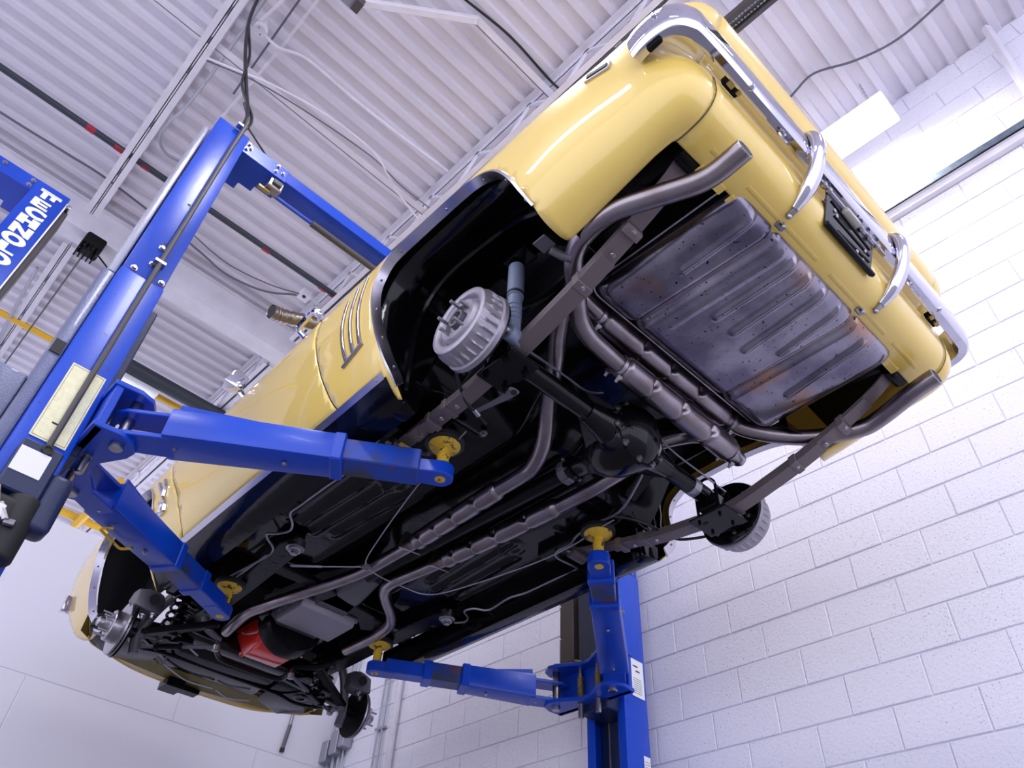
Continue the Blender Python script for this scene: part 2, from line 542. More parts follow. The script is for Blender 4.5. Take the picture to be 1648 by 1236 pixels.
# sprinkler pipe with red bands
t = thing('sprinkler_pipe', (-2, 3.24, 3.5), 'dark grey pipe with red tape bands under the roof deck', 'pipe')
MB().tube([(-7.9, 3.25, 3.52), (2.0, 3.22, 3.52)], 0.027, 12).build('pipe', 'pipe_dark', t)
for x in (-2.32, -2.09, -1.86, -0.72, -0.12, 0.0):
    MB().tube([(x - 0.035, 3.235, 3.52), (x + 0.035, 3.235, 3.52)], 0.029, 12).build('red_band', 'redtape', t)

run('gas_pipe', [(-7, 5.72, 3.42), (1.9, 5.70, 3.42)], 0.032, 'gas_yellow', 'yellow gas pipe crossing behind the near blue column', 'pipe')
t = thing('gas_pipe', (0, 8.7, 3.3), 'yellow gas pipes crossing above the white partition wall', 'pipe')
MB().tube([(-7, 8.72, 3.40), (1.9, 8.72, 3.40)], 0.05, 10).build('pipe', 'gas_yellow', t)
MB().tube([(-0.16, 7.4, 3.34), (-0.16, 9.8, 3.34)], 0.05, 10).build('branch', 'gas_yellow', t)
run('black_duct', [(-1.35, 5.40, 3.36), (0.30, 5.42, 3.36)], 0.075, 'pipe_dark', 'thick black pipe beside the car mirror under the roof', 'pipe', n=16)

# far strip lamp beyond the girder
t = thing('ceiling_lamp', (-0.75, 5.6, 3.2), 'small white strip lamp seen behind the column and lift arm', 'lamp')
MB().bb(-1.08, -0.58, 5.44, 5.74, 3.24, 3.30).build('housing', 'lamp_white', t, bevel=0.01)
MB().bb(-1.05, -0.61, 5.56, 5.72, 3.225, 3.245).build('diffuser', 'lamp_glow', t)

# strip lamps
for i, (x, y, z, w, l) in enumerate(LAMPS):
    lab = ['bright rectangular strip lamp hanging by the block wall on a chain', 'strip lamp above the left rear of the car', 'strip lamp behind the car', 'strip lamp left behind the car',
           'long strip lamp far left of the car', 'unseen strip lamp added at far left to brighten the partition'][i]
    t = thing('strip_lamp', (x, y, z), lab, 'lamp', 'strip lamps under the roof')
    m = MB(); m.prism([(x - w / 2, y - l / 2, z + 0.004), (x + w / 2, y - l / 2, z + 0.004), (x + w * 0.3, y - l / 2, z + 0.07), (x - w * 0.3, y - l / 2, z + 0.07)], (0, l, 0))
    m.build('housing', 'lamp_white', t, bevel=0.004)
    MB().bb(x - w / 2 + 0.008, x + w / 2 - 0.008, y - l / 2 + 0.008, y + l / 2 - 0.008, z - 0.006, z + 0.004).build('diffuser', 'lamp_glow', t)
    for sy in (-1, 1):
        yy = y + sy * (l / 2 - 0.10); m = MB(); zz = z + 0.07; k = 0
        while zz < DECK - 0.02:
            m.tube(rounded([(x - 0.006, yy, zz), (x - 0.006, yy, zz + 0.032), (x + 0.006, yy, zz + 0.032), (x + 0.006, yy, zz), (x - 0.005, yy, zz)] if k % 2 else
                           [(x, yy - 0.006, zz), (x, yy - 0.006, zz + 0.032), (x, yy + 0.006, zz + 0.032), (x, yy + 0.006, zz), (x, yy - 0.005, zz)], 0.006, 2), 0.0022, 4)
            zz += 0.026; k += 1
        m.build('chain', 'steel', t)
run('power_cord', [(1.42, -0.60, 3.74), (1.36, -0.82, 3.745), (1.33, -1.0, 3.74), (1.44, -1.26, 3.72), (1.53, -1.55, 3.76), (1.49, -1.90, 3.76), (1.40, -2.4, 3.77)], 0.009, 'cable_grey', 'grey power cord looping along the roof deck to the strip lamp', 'cord', sub=6)

# door opener rail above the trunk
t = thing('opener_rail', (0.42, -1.6, 3.3), 'dark door opener rail with a drive chain above the trunk', 'rail')
MB().bb(0.37, 0.40, -3.6, -0.2, 3.30, 3.36).build('rail', 'charcoal', t)
MB().bb(0.47, 0.50, -3.6, -0.2, 3.30, 3.36).build('rail', 'charcoal', t)
MB().bb(0.40, 0.47, -3.6, -0.2, 3.345, 3.36).build('web', 'galv', t)
m = MB(); y = -3.5
while y < -0.3:
    m.bb(0.412, 0.424, y, y + 0.014, 3.32, 3.33); m.bb(0.446, 0.458, y, y + 0.014, 3.32, 3.33); y += 0.024
m.build('drive_chain', 'steel', t, smooth=0)['kind'] = 'stuff'
tag(MB().beam((1.90, -2.02, 3.79), (1.96, -1.94, 2.76), 0.045, 0.045).build('hanger_angle', 'steelwhite', bevel=0.004), 'white steel hanger angle at the top right by the block wall', 'hanger')

# overhead door track on the right wall
t = thing('door_track', (1.95, -2.5, 2.6), 'galvanized door track mounted along the block wall', 'track')
MB().bb(1.93, 1.94, -5.8, -0.2, 2.655, 2.72).build('track_side', 'galv', t)
MB().bb(1.93, 2.0, -5.8, -0.2, 2.655, 2.665).build('track_web', 'steelwhite', t)
MB().bb(1.955, 2.0, -5.8, -0.2, 2.60, 2.655).build('mounting_angle', 'steelwhite', t)

# conduits on the roof
run('conduit', [(-1.86, -1.2, 3.70), (-1.86, 2.2, 3.70), (-1.91, 2.85, 3.70), (-1.90, 3.05, 3.70), (-1.80, 3.14, 3.70), (-1.66, 3.13, 3.70), (-1.4, 3.14, 3.72)], 0.013, 'conduit', 'grey bent conduit beside the joist above the near blue column', 'conduit', sub=5)
run('conduit', [(-1.58, -1.2, 3.70), (-1.59, 1.7, 3.70), (-1.63, 2.6, 3.70)], 0.012, 'steelwhite', 'white straight conduit right of the round junction box', 'conduit')
run('cable', [(-1.70, 0.6, 3.76), (-1.68, 1.33, 3.75), (-1.66, 2.3, 3.75)], 0.008, 'cable_grey', 'thin dark cable lying on the roof deck behind the round box', 'cable')
t = thing('junction_box', (-1.77, 1.62, 3.58), 'round white junction box on the roof deck', 'box')
MB().lathe((-1.77, 1.62, 3.56), (0, 0, 1), [(0, 0.045), (0.012, 0.05), (0.05, 0.05), (0.051, 0.03), (0.2, 0.01)], 20).build('body', 'steelwhite', t)
MB().tube(catm([(-1.74, 1.64, 3.6), (-1.60, 1.69, 3.68), (-1.40, 1.62, 3.70), (-0.9, 1.62, 3.70), (-0.05, 1.57, 3.70)], 5), 0.013, 8).build('conduit', 'steelwhite', t)
MB().tube([(-1.80, 1.58, 3.6), (-1.74, 1.2, 3.68), (-1.70, 0.6, 3.70)], 0.012, 8).build('conduit', 'steelwhite', t)
m = MB(); m.bolt((-1.785, 1.60, 3.56), (0, 0, -1), 0.005, 0.004); m.bolt((-1.755, 1.64, 3.56), (0, 0, -1), 0.005, 0.004)
m.each('screw', 'steel', t)
run('cable', [(-1.97, 2.0, 3.43), (-1.75, 1.90, 3.40), (-1.51, 1.80, 3.39), (-1.1, 1.72, 3.41), (-0.67, 1.70, 3.40), (-0.45, 1.78, 3.39), (-0.29, 1.86, 3.41), (0.0, 1.95, 3.43)], 0.008, 'steelwhite', 'white cable sagging between the joists above the crossbeam', 'cable', sub=5)
run('cable', [(-1.97, 2.03, 3.44), (-1.5, 1.86, 3.42), (-0.7, 1.76, 3.42), (-0.3, 1.80, 3.43), (0.0, 1.80, 3.44)], 0.005, 'cable_grey', 'thin grey cable strung beside the white sagging cable', 'cable', sub=5)
run('cable', [(-3.9, 3.62, 3.52), (-2.9, 3.60, 3.50), (-2.4, 3.57, 3.49), (-2.0, 3.58, 3.51), (-1.2, 3.67, 3.50), (-0.85, 3.70, 3.46), (-0.5, 3.62, 3.46), (-0.25, 3.46, 3.49)], 0.010, 'cable_grey', 'grey cable sagging along the girder to a small box', 'cable', sub=5)
run('cable', [(-1.3, 3.60, 3.56), (-0.9, 3.62, 3.50), (-0.5, 3.54, 3.49), (-0.22, 3.43, 3.50)], 0.006, 'cable_grey', 'thin dark cable above the grey cable by the girder', 'cable', sub=5)
t = thing('outlet_box', (-0.19, 3.42, 3.48), 'small white outlet box hanging at the joist above the car door', 'box')
MB().bb(-0.24, -0.14, 3.37, 3.47, 3.46, 3.54).build('body', 'steelwhite', t, bevel=0.006)
m = MB(); m.lathe((-0.20, 3.40, 3.46), (0, 0, -1), [(0, 0.018), (0.004, 0.018), (0.005, 0.008)], 12); m.build('socket', 'ink', t)
MB().bb(-0.19, -0.03, 3.41, 3.43, 3.50, 3.515).build('arm', 'steelwhite', t)
run('cable', [(-0.86, 0.47, 3.74), (-0.45, 0.42, 3.73), (-0.04, 0.44, 3.74), (0.1, 0.44, 3.75)], 0.010, 'cable_black', 'black cable along a roof rib above the trunk', 'cable', sub=4)

# metal exhaust hose end hanging above the door
t = thing('exhaust_hose', (-0.4, 2.8, 2.5), 'corrugated dark metal exhaust hose with open end above the car door', 'hose')
p = catm([(-0.585, 2.86, 2.49), (-0.50, 2.87, 2.52), (-0.36, 2.82, 2.54), (-0.1, 2.74, 2.62), (0.4, 2.6, 2.95), (0.8, 2.5, 3.5), (0.85, 2.5, 3.79)], 14)
MB().tube(p, 0.058, 16, False, lambda u, a: 1 + 0.05 * math.sin(u * 420)).build('tube', 'hosemetal', t)
MB().tube(p[1:4], 0.052, 14, True).build('mouth', 'ink', t)

# black motor box with a pull cord below the girder
t = thing('winch_box', (-1.83, 4.15, 3.22), 'black winch box hanging below the girder left of the column', 'winch')
MB().bb(-1.93, -1.76, 4.06, 4.24, 3.24, 3.38).build('body', 'flat_black', t, bevel=0.02, seg=2)
MB().lathe((-1.85, 4.15, 3.24), (0, 0, -1), [(0, 0.055), (0.02, 0.055), (0.03, 0.045), (0.031, 0.0)], 18).build('drum', 'rubber', t)
m = MB()
for a in range(6): m.bolt((-1.85 + 0.07 * math.cos(a), 4.15 + 0.07 * math.sin(a), 3.24), (0, 0, -1), 0.006, 0.008)
m.each('bolt', 'steel', t)
m = MB()
for k in range(5): m.bb(-1.93 + k * 0.035, -1.918 + k * 0.035, 4.06, 4.24, 3.20, 3.24)
m.each('fin', 'flat_black', t)
MB().tube([(-1.86, 4.22, 3.24), (-1.87, 6.4, 3.18)], 0.008, 6).build('cord', 'cable_black', t)
MB().tube(catm([(-1.76, 4.2, 3.3), (-1.66, 4.22, 3.26), (-1.60, 4.3, 3.3), (-1.55, 4.35, 3.42)], 4), 0.008, 6).build('wire', 'cable_black', t)
run('conduit', [(-2.10, 4.9, 3.44), (-2.08, 5.4, 3.42), (-2.04, 6.0, 3.40), (-1.98, 6.5, 3.42)], 0.016, 'silver_cover', 'grey flexible conduit strapped to the far left joist', 'conduit', sub=4)
run('cable', [(-1.98, 6.4, 3.40), (-1.75, 6.42, 3.36), (-1.4, 6.4, 3.42), (-1.1, 6.3, 3.5)], 0.008, 'cable_grey', 'grey cable drooping from the far left joist', 'cable', sub=4)

# corner conduits and boxes
t = thing('conduit_bank', (1.95, 4.9, 0), 'bank of grey conduits with junction boxes in the wall corner', 'conduit')
for y, r in ((4.96, 0.012), (4.88, 0.016), (4.80, 0.012), (4.74, 0.009)):
    MB().tube([(1.975, y, -2.1), (1.975, y, 1.3)], r, 8).build('conduit', 'conduit', t)
for y0, y1, z0, z1 in ((4.90, 5.0, 0.22, 0.40), (4.76, 4.87, 0.26, 0.46), (4.66, 4.74, 0.30, 0.50)):
    MB().bb(1.90, 1.995, y0, y1, z0, z1).build('box', 'silver_cover', t, bevel=0.006)
t = thing('conduit_pair', (1.97, 4.24, 0), 'pair of thin grey conduits running up the block wall under the lift arm', 'conduit')
for y, r in ((4.27, 0.009), (4.20, 0.009)):
    MB().tube([(1.975, y, -2.1), (1.975, y, 2.4)], r, 8).build('conduit', 'conduit', t)
for z in (-0.2, 0.36, 1.0):
    MB().bb(1.965, 1.998, 4.17, 4.30, z, z + 0.02).build('strap', 'conduit', t)
tag(MB().tube([(1.965, 4.03, -2.1), (1.965, 4.03, 2.4)], 0.028, 10).build('wall_pipe', 'steelwhite'), 'white painted pipe on the block wall beside the conduits', 'pipe')
t = thing('hanging_hook', (1.54, 4.9, 0.25), 'slender metal latch hanging before the white wall below the bumper', 'latch')
MB().bb(1.53, 1.555, 4.972, 4.998, 0.42, 0.62).build('hook', 'steel', t, bevel=0.004)
MB().tube([(1.54, 4.98, 0.44), (1.52, 4.98, 0.24)], 0.017, 10).build('handle', 'castgrey', t)
MB().lathe((1.52, 4.98, 0.24), (-0.1, 0, -1), [(0, 0.02), (0.03, 0.02), (0.031, 0.0)], 10).build('tip', 'rubber', t)

# ================================================================ THE LIFT
def c_section(b, x0, x1, y0, y1, z0, z1, th=0.012, lip=0.0, sx=1):
    """C column open towards the car: x0 outer, x1 inner edge"""
    s = 1 if x1 > x0 else -1
    poly = [(x1, y0), (x0, y0), (x0, y1), (x1, y1), (x1, y1 - lip - th), (x1 - s * th, y1 - lip - th), (x1 - s * th, y1 - th), (x0 + s * th, y1 - th), (x0 + s * th, y0 + th), (x1 - s * th, y0 + th), (x1 - s * th, y0 + lip + th), (x1, y0 + lip + th)]
    b.prism([(x, y, z0) for x, y in poly], (0, 0, z1 - z0))
    return b


CX0, CX1, CY0, CY1 = 1.695, 1.51, 1.30, 1.575
lift = thing('two_post_lift', (0, 1.44, -2.2), 'blue two-post lift holding up the yellow car on four arms', 'vehicle lift')
for sx in (-1, 1):
    CX0, CX1 = (1.695, 1.51) if sx < 0 else (1.785, 1.585)
    SH = 0 if sx < 0 else 0.075
    up = c_section(MB(), sx * CX0, sx * CX1, CY0 + 0.004, CY1 - 0.004, 0.56, 1.95, 0.008, 0.03).build('upper_column', 'blue', lift, bevel=0.006, seg=2)
    low = c_section(MB(), sx * (CX0 + 0.004), sx * (CX1 - 0.004), CY0 - 0.004, CY1 + 0.004, -2.2, 0.60, 0.012, 0.045).build('lower_column', 'blue_worn', lift, bevel=0.008, seg=2)
    m = MB()
    for x, z in ((1.60, 0.82), (1.655, 0.625), (1.53, 0.63), (1.60, 0.70)):
        m.bolt((sx * (x + SH), CY0 + 0.003, z), (0, -1, 0), 0.011, 0.014)
    m.each('bolt', 'steel', up)
    m = MB()
    for z in (0.86, 1.18): m.lathe((sx * (1.598 + SH), CY0 + 0.0045, z), (0, -1, 0), [(0, 0.009), (0.001, 0.009), (0.0012, 0)], 12)
    m.each('hole', 'ink', up)
    # steel cables in the channel
    for dy in (0.08, 0.19):
        MB().tube([(sx * (1.60 + SH), CY0 + dy, -2.1), (sx * (1.60 + SH), CY0 + dy, 1.7)], 0.006, 8).build('wire_rope', 'steel', lift)
    MB().bb(min(sx * (1.60 + SH), sx * (1.68 + SH)), max(sx * (1.60 + SH), sx * (1.68 + SH)), CY0 + 0.03, CY1 - 0.03, -2.2, 1.9).build('channel_liner', 'navy', lift)
    MB().bb(min(sx * (1.42 + SH), sx * (1.74 + SH)), max(sx * (1.42 + SH), sx * (1.74 + SH)), CY0 - 0.1, CY1 + 0.1, -2.2, -2.18).build('base_plate', 'blue', lift, bevel=0.004)
    # carriage
    car_ = MB().bb(min(sx * 1.475, sx * (1.60 + SH)), max(sx * 1.475, sx * (1.60 + SH)), CY0 + 0.035, CY1 - 0.035, -0.30, 0.50).build('carriage', 'navy', lift, bevel=0.006)
    PIV = ((1.395, 1.225), (1.395, 1.645))
    for z0 in (-0.255, -0.055):
        pts = [(1.51, 1.165), (1.41, 1.155), (1.355, 1.175), (1.325, 1.225), (1.335, 1.28), (1.40, 1.40), (1.40, 1.47), (1.335, 1.59), (1.325, 1.645), (1.355, 1.70), (1.41, 1.72), (1.51, 1.71)]
        MB().prism([(sx * x, y, z0) for x, y in pts], (0, 0, 0.022)).build('pivot_plate', 'blue', car_, bevel=0.003)
    MB().bb(min(sx * 1.47, sx * 1.50), max(sx * 1.47, sx * 1.50), 1.17, 1.71, -0.255, -0.034).build('back_plate', 'blue', car_, bevel=0.003)
    for px, py in PIV:
        MB().lathe((sx * px, py, -0.272), (0, 0, 1), [(0, 0.022), (0.004, 0.026), (0.012, 0.026), (0.0121, 0.023), (0.262, 0.023), (0.268, 0.019)], 18).build('pivot_pin', 'steel', car_)
    for y in (1.37, 1.50):
        MB().lathe((sx * 1.445, y, -0.335), (0, 0, 1), [(0, 0.012), (0.004, 0.016), (0.07, 0.016), (0.071, 0.013), (0.31, 0.013)], 14).build('lock_pin', 'steel', car_)
        MB().tube(catm([(sx * 1.445 + 0.03 * math.cos(a), y + 0.03 * math.sin(a), -0.012 + 0.012 * math.sin(a)) for a in [k * PI / 4 for k in range(9)]], 3), 0.004, 6).build('pull_ring', 'brassy', car_)
        MB().tube([(sx * 1.445, y, -0.26 + k * 0.004) for k in range(40)], 0.0165, 10, True, lambda u, a: 1 + 0.14 * math.cos(u * 2 * PI * 13)).build('spring', 'brassy', car_)


def arm(sx, pivot, tip, l1, l2, outer_z, name_rear):
    P = Vector((sx * pivot[0], pivot[1], 0)); T = Vector((sx * tip[0], tip[1], 0))
    d = (T - P).normalized(); n = Vector((-d.y, d.x, 0))
    L = (T - P).length
    zb, zt = -0.235, -0.105
    mid = P + d * l1
    def pt(q, u, z): return Vector((q.x + n.x * u, q.y + n.y * u, z))
    # outer box: forked at the pivot, tapering
    b = MB()
    a0 = P + d * 0.16
    b.loft([[pt(a0, -0.078, zb), pt(a0, 0.078, zb), pt(a0, 0.078, zt), pt(a0, -0.078, zt)], [pt(mid, -0.066, zb + 0.012), pt(mid, 0.066, zb + 0.012), pt(mid, 0.066, zt), pt(mid, -0.066, zt)]])
    root = b.build('swing_arm', 'blue', lift, bevel=0.008, seg=2)
    b = MB()
    for z0, z1 in ((zb - 0.002, zb + 0.018), (zt - 0.03, zt - 0.012)):
        q = [pt(P - d * 0.05, -0.035, z0), pt(P - d * 0.05, 0.035, z0), pt(P, 0.055, z0), pt(a0 + d * 0.03, 0.06, z0), pt(a0 + d * 0.03, -0.06, z0), pt(P, -0.055, z0)]
        b.prism(q, (0, 0, z1 - z0))
    b.build('knuckle', 'blue', root, bevel=0.003)
    b = MB()   # stiffener flange on top
    b.prism([pt(a0 + d * 0.02, 0.045, zt), pt(a0 + d * 0.02, 0.045, zt + 0.035), pt(P + d * (l1 * 0.72), 0.045, zt)], tuple(n * 0.01))
    b.prism([pt(a0 + d * 0.02, -0.055, zt), pt(a0 + d * 0.02, -0.055, zt + 0.035), pt(P + d * (l1 * 0.72), -0.055, zt)], tuple(n * 0.01))
    b.build('stiffener', 'blue', root)
    # collar at the mouth
    b = MB(); c0 = mid - d * 0.035; c1 = mid + d * 0.012
    b.loft([[pt(c, -0.071, zb + 0.006), pt(c, 0.071, zb + 0.006), pt(c, 0.071, zt + 0.005), pt(c, -0.071, zt + 0.005)] for c in (c0, c1)])
    b.build('collar', 'blue', root, bevel=0.006)
    # extensions
    e0 = P + d * (l1 - 0.1); e1 = P + d * (l1 + l2)
    ext = MB().loft([[pt(c, -0.056, zb + 0.022), pt(c, 0.056, zb + 0.022), pt(c, 0.056, zt - 0.010), pt(c, -0.056, zt - 0.010)] for c in (e0, e1)]).build('extension', 'blue_grime', root, bevel=0.005)
    f0 = P + d * (l1 + l2 - 0.10)
    end = T - d * 0.055
    if (end - (P + d * (l1 + l2))).length > 0.05 and (end - (P + d * (l1 + l2))).dot(d) > 0:
        b = MB(); c0 = e1 - d * 0.04; c1 = e1 + d * 0.008
        b.loft([[pt(c, -0.061, zb + 0.016), pt(c, 0.061, zb + 0.016), pt(c, 0.061, zt - 0.006), pt(c, -0.061, zt - 0.006)] for c in (c0, c1)])
        b.build('collar', 'blue', root, bevel=0.005)
        MB().loft([[pt(c, -0.046, zb + 0.03), pt(c, 0.046, zb + 0.03), pt(c, 0.046, zt - 0.022), pt(c, -0.046, zt - 0.022)] for c in (f0, end)]).build('extension', 'blue', root, bevel=0.004)
    # eye end
    hw = 0.050
    poly = [pt(T - d * 0.11, -0.040, 0), pt(T - d * 0.11, 0.040, 0)] + [pt(T + d * (hw * math.cos(a)), hw * math.sin(a), 0) for a in [PI / 2 - k * PI / 10 for k in range(11)]]
    zz0, zz1 = -0.208, -0.150
    eye = MB().prism([(q.x, q.y, zz0) for q in poly], (0, 0, zz1 - zz0)).build('arm_eye', 'blue', root, bevel=0.004)
    MB().lathe((T.x, T.y, zz0 - 0.001), (0, 0, 1), [(0, 0.0), (0.0005, 0.021), (0.004, 0.021)], 16).build('pin_end', 'pad_yellow', eye)
    # pad: stem, cup and rubber
    pad = MB().lathe((T.x, T.y, zz1 - 0.02), (0, 0, 1), [(0, 0.024), (0.075, 0.024), (0.076, 0.027), (0.082, 0.027), (0.083, 0.022), (0.105, 0.022), (0.110, 0.032), (0.118, 0.058), (0.128, 0.066), (0.134, 0.066)], 24).build('lift_pad', 'pad_yellow', lift)
    MB().lathe((T.x, T.y, zz1 + 0.106), (0, 0, 1), [(0, 0.070), (0.006, 0.080), (0.024, 0.078), (0.0241, 0)], 24).build('rubber_pad', 'rubber', pad)
    m = MB()
    for a in (0.25, 0.75):
        c = P + d * (l1 * a)
        m.bolt(pt(c, -sx * 0.0, zb + 0.003), (0, 0, -1), 0.008, 0.008)
    m.each('bolt', 'steel', root)
    return root


arm(-1, (1.395, 1.225), (0.425, 0.545), 0.80, 0.30, 0, True)
arm(-1, (1.395, 1.645), (0.425, 2.255), 0.66, 0.24, 0, False)
arm(1, (1.425, 1.225), (0.455, 0.505), 0.88, 0.22, 0, True)
arm(1, (1.425, 1.645), (0.50, 2.19), 0.58, 0.22, 0, False)
m = MB()
for x, y in ((-0.80, 0.80), (-0.78, 0.785)):
    m.bolt((x, y - 0.012, -0.13), (-0.57, -0.82, 0), 0.009, 0.01)
m.each('arm_bolt', 'steel', lift)

# crossbeam overhead with stepped end brackets
cb = MB()
cb.bb(-1.51, 1.585, 1.35, 1.47, 1.885, 1.975)
beam_o = cb.build('crossbeam', 'blue', lift, bevel=0.002)
for sx in (-1, 1):
    poly = [(1.515, 1.345), (1.23, 1.345), (1.23, 1.50), (1.34, 1.50), (1.34, 1.545), (1.42, 1.545), (1.42, 1.60), (1.515, 1.60)]
    MB().prism([(sx * (x + (0.07 if sx > 0 else 0)), y, 1.868) for x, y in poly], (0, 0, 0.112)).build('end_bracket', 'blue', lift, bevel=0.002)
    m = MB()
    for x, z in ((1.49, 1.955), (1.475, 1.93), (1.495, 1.905), (1.30, 1.955), (1.30, 1.90), (1.26, 1.92)): m.bolt((sx * x, 1.344, z), (0, -1, 0), 0.009, 0.012)
    m.each('bolt', 'steel', lift)
bar = MB().tube([(-1.26, 1.42, 1.80), (1.26, 1.42, 1.80)], 0.011, 10).build('shutoff_bar', 'blue', lift)
MB().tube([(-0.98, 1.42, 1.80), (1.02, 1.42, 1.80)], 0.021, 12).build('bar_sleeve', 'charcoal', bar)
MB().bb(-1.31, -1.22, 1.36, 1.43, 1.79, 1.868).build('limit_switch', 'steel', bar, bevel=0.006)
MB().bb(-1.29, -1.235, 1.345, 1.362, 1.81, 1.85).build('switch_head', 'charcoal', bar, bevel=0.004)
MB().bb(-1.345, -1.27, 1.39, 1.415, 1.765, 1.782).build('switch_lever', 'brassy', bar, bevel=0.003)

# covers on the outer side of the near column
MB().bb(-1.735, -1.70, 1.345, 1.50, 0.585, 1.86).build('cable_cover', 'silver_cover', lift, bevel=0.01, seg=2)
MB().bb(-1.752, -1.70, 1.335, 1.52, -2.1, 0.575).build('lower_cover', 'hammer', lift, bevel=0.008, seg=2)
MB().bb(-1.90, -1.752, 1.36, 1.56, -0.75, -0.06).build('control_box', 'hammer', lift, bevel=0.012, seg=2)
MB().bb(-1.748, -1.708, 1.330, 1.337, 0.06, 0.125).build('cover_slot', 'ink', lift)
# black toothed cover behind the near column and on the far one
for sx in (-1, 1):
    MB().bb(min(sx * 1.475, sx * 1.53), max(sx * 1.475, sx * 1.53), CY1 + 0.006, CY1 + 0.10, 0.03, 0.60).build('rack_cover', 'charcoal', lift, bevel=0.003)
rk = MB()
for k in range(3): rk.bb(1.53, 1.59, CY1 - 0.02, CY1 + 0.17, 0.02 + k * 0.22, 0.233 + k * 0.22)
rk.bb(1.53, 1.59, CY1 - 0.02, CY1 + 0.17, 0.68, 1.9)
rk.each('safety_cover', 'charcoal', lift, bevel=0.004)

# hose down the near column
hose = MB().tube(catm([(-1.62, 1.40, 2.35), (-1.575, 1.30, 2.10), (-1.565, 1.268, 1.96), (-1.571, 1.272, 1.6), (-1.578, 1.274, 0.6), (-1.582, 1.272, -0.40)], 8), 0.0115, 10).build('hydraulic_hose', 'charcoal', lift)
m = MB()
for z in (1.945, 0.70): m.bb(-1.605, -1.555, 1.262, 1.298, z, z + 0.016)
m.each('hose_clip', 'steel', hose)
# decals
dec = MB().bb(-1.656, -1.528, 1.292, 1.2945, -0.322, 0.032).build('warning_decal', 'decal', lift)
m = MB()
for x0, x1, z0, z1 in ((-1.650, -1.534, -0.315, -0.3135), (-1.650, -1.534, 0.0235, 0.025), (-1.650, -1.6485, -0.315, 0.025), (-1.5355, -1.534, -0.315, 0.025)): m.bb(x0, x1, 1.2912, 1.2922, z0, z1)
m.build('border', 'olive', dec)['kind'] = 'stuff'
MB().bb(-1.612, -1.590, 1.2912, 1.2922, -0.245, -0.238).build('mark', 'ink', dec)
d2 = MB().bb(1.655, 1.765, 1.292, 1.2945, -0.19, 0.03).build('warning_decal', 'white_label', lift)
m = MB(); m.bb(1.67, 1.715, 1.2910, 1.2922, -0.015, -0.007); m.bb(1.695, 1.73, 1.2910, 1.2922, -0.042, -0.034)
for k in range(8): m.bb(1.67, 1.742, 1.2912, 1.2922, -0.085 - k * 0.012, -0.083 - k * 0.012)
m.build('print', 'ink', d2)['kind'] = 'stuff'
d3 = MB().bb(1.72, 1.775, 1.292, 1.2945, -0.62, -0.50).build('warning_decal', 'white_label', lift)
m = MB()
for k in range(5): m.bb(1.727, 1.768, 1.2912, 1.2922, -0.53 - k * 0.014, -0.528 - k * 0.014)
m.build('print', 'ink', d3)['kind'] = 'stuff'
m = MB()
for z in (0.62, 0.30): m.bolt((1.61, 1.296, z), (0, -1, 0), 0.008, 0.01)
m.each('bolt', 'brassy', lift)
# power unit on the near column
pu = MB().bb(-1.665, -1.531, 1.20, 1.292, -0.585, -0.39).build('power_unit', 'navy', lift, bevel=0.006)
MB().bb(-1.660, -1.562, 1.197, 1.201, -0.52, -0.425).build('rating_plate', 'white_label', pu)
MB().lathe((-1.585, 1.199, -0.405), (0, -1, 0), [(0, 0.019), (0.006, 0.019), (0.0061, 0.012), (0.002, 0.011), (0.0021, 0)], 16).build('button', 'rubber', pu)
MB().tube([(-1.56, 1.24, -0.58), (-1.56, 1.24, -0.80)], 0.055, 18).build('reservoir', 'rubber', pu, bevel=0.012, seg=3)
MB().bb(-1.535, -1.455, 1.20, 1.30, -0.68, -0.46).build('tank', 'navy', pu, bevel=0.025, seg=3)
MB().bb(-1.70, -1.56, 1.19, 1.29, -0.72, -0.60).build('motor', 'rubber', pu, bevel=0.03, seg=3)
m = MB()
for k in range(3): m.tube([(-1.66 + k * 0.035, 1.18, -0.60 - 0.05 * k), (-1.62 + k * 0.03, 1.17, -0.70)], 0.012, 8)
m.each('fitting', 'steel', pu)
m = MB(); m.bb(-1.64, -1.605, 1.165, 1.20, -0.70, -0.655); m.build('valve_tag', 'white_label', pu, bevel=0.003)

# cables rising from the near column
for k, (dx, r, lab) in enumerate(((0, 0.012, 'thick black cable rising from the near column to the roof'), (0.03, 0.009, 'thinner black cable twisted beside the thick one above the column'))):
    run('cable', [(-1.575 + dx * 0.3, 1.275, 1.90 if k else 1.955), (-1.585 + dx, 1.30, 2.12), (-1.66 - dx, 1.34, 2.40), (-1.77 + dx, 1.36, 2.75), (-1.86, 1.38, 3.15), (-1.90, 1.40, 3.60), (-1.90, 1.42, 3.78)], r, 'cable_black', lab, 'cable', 'cables above the near column', sub=6)
run('cable', [(-1.56, 1.36, 2.12), (-1.45, 1.36, 2.04), (-1.34, 1.37, 1.975)], 0.006, 'cable_black', 'thin black cable from the column top to the crossbeam', 'cable', sub=4)

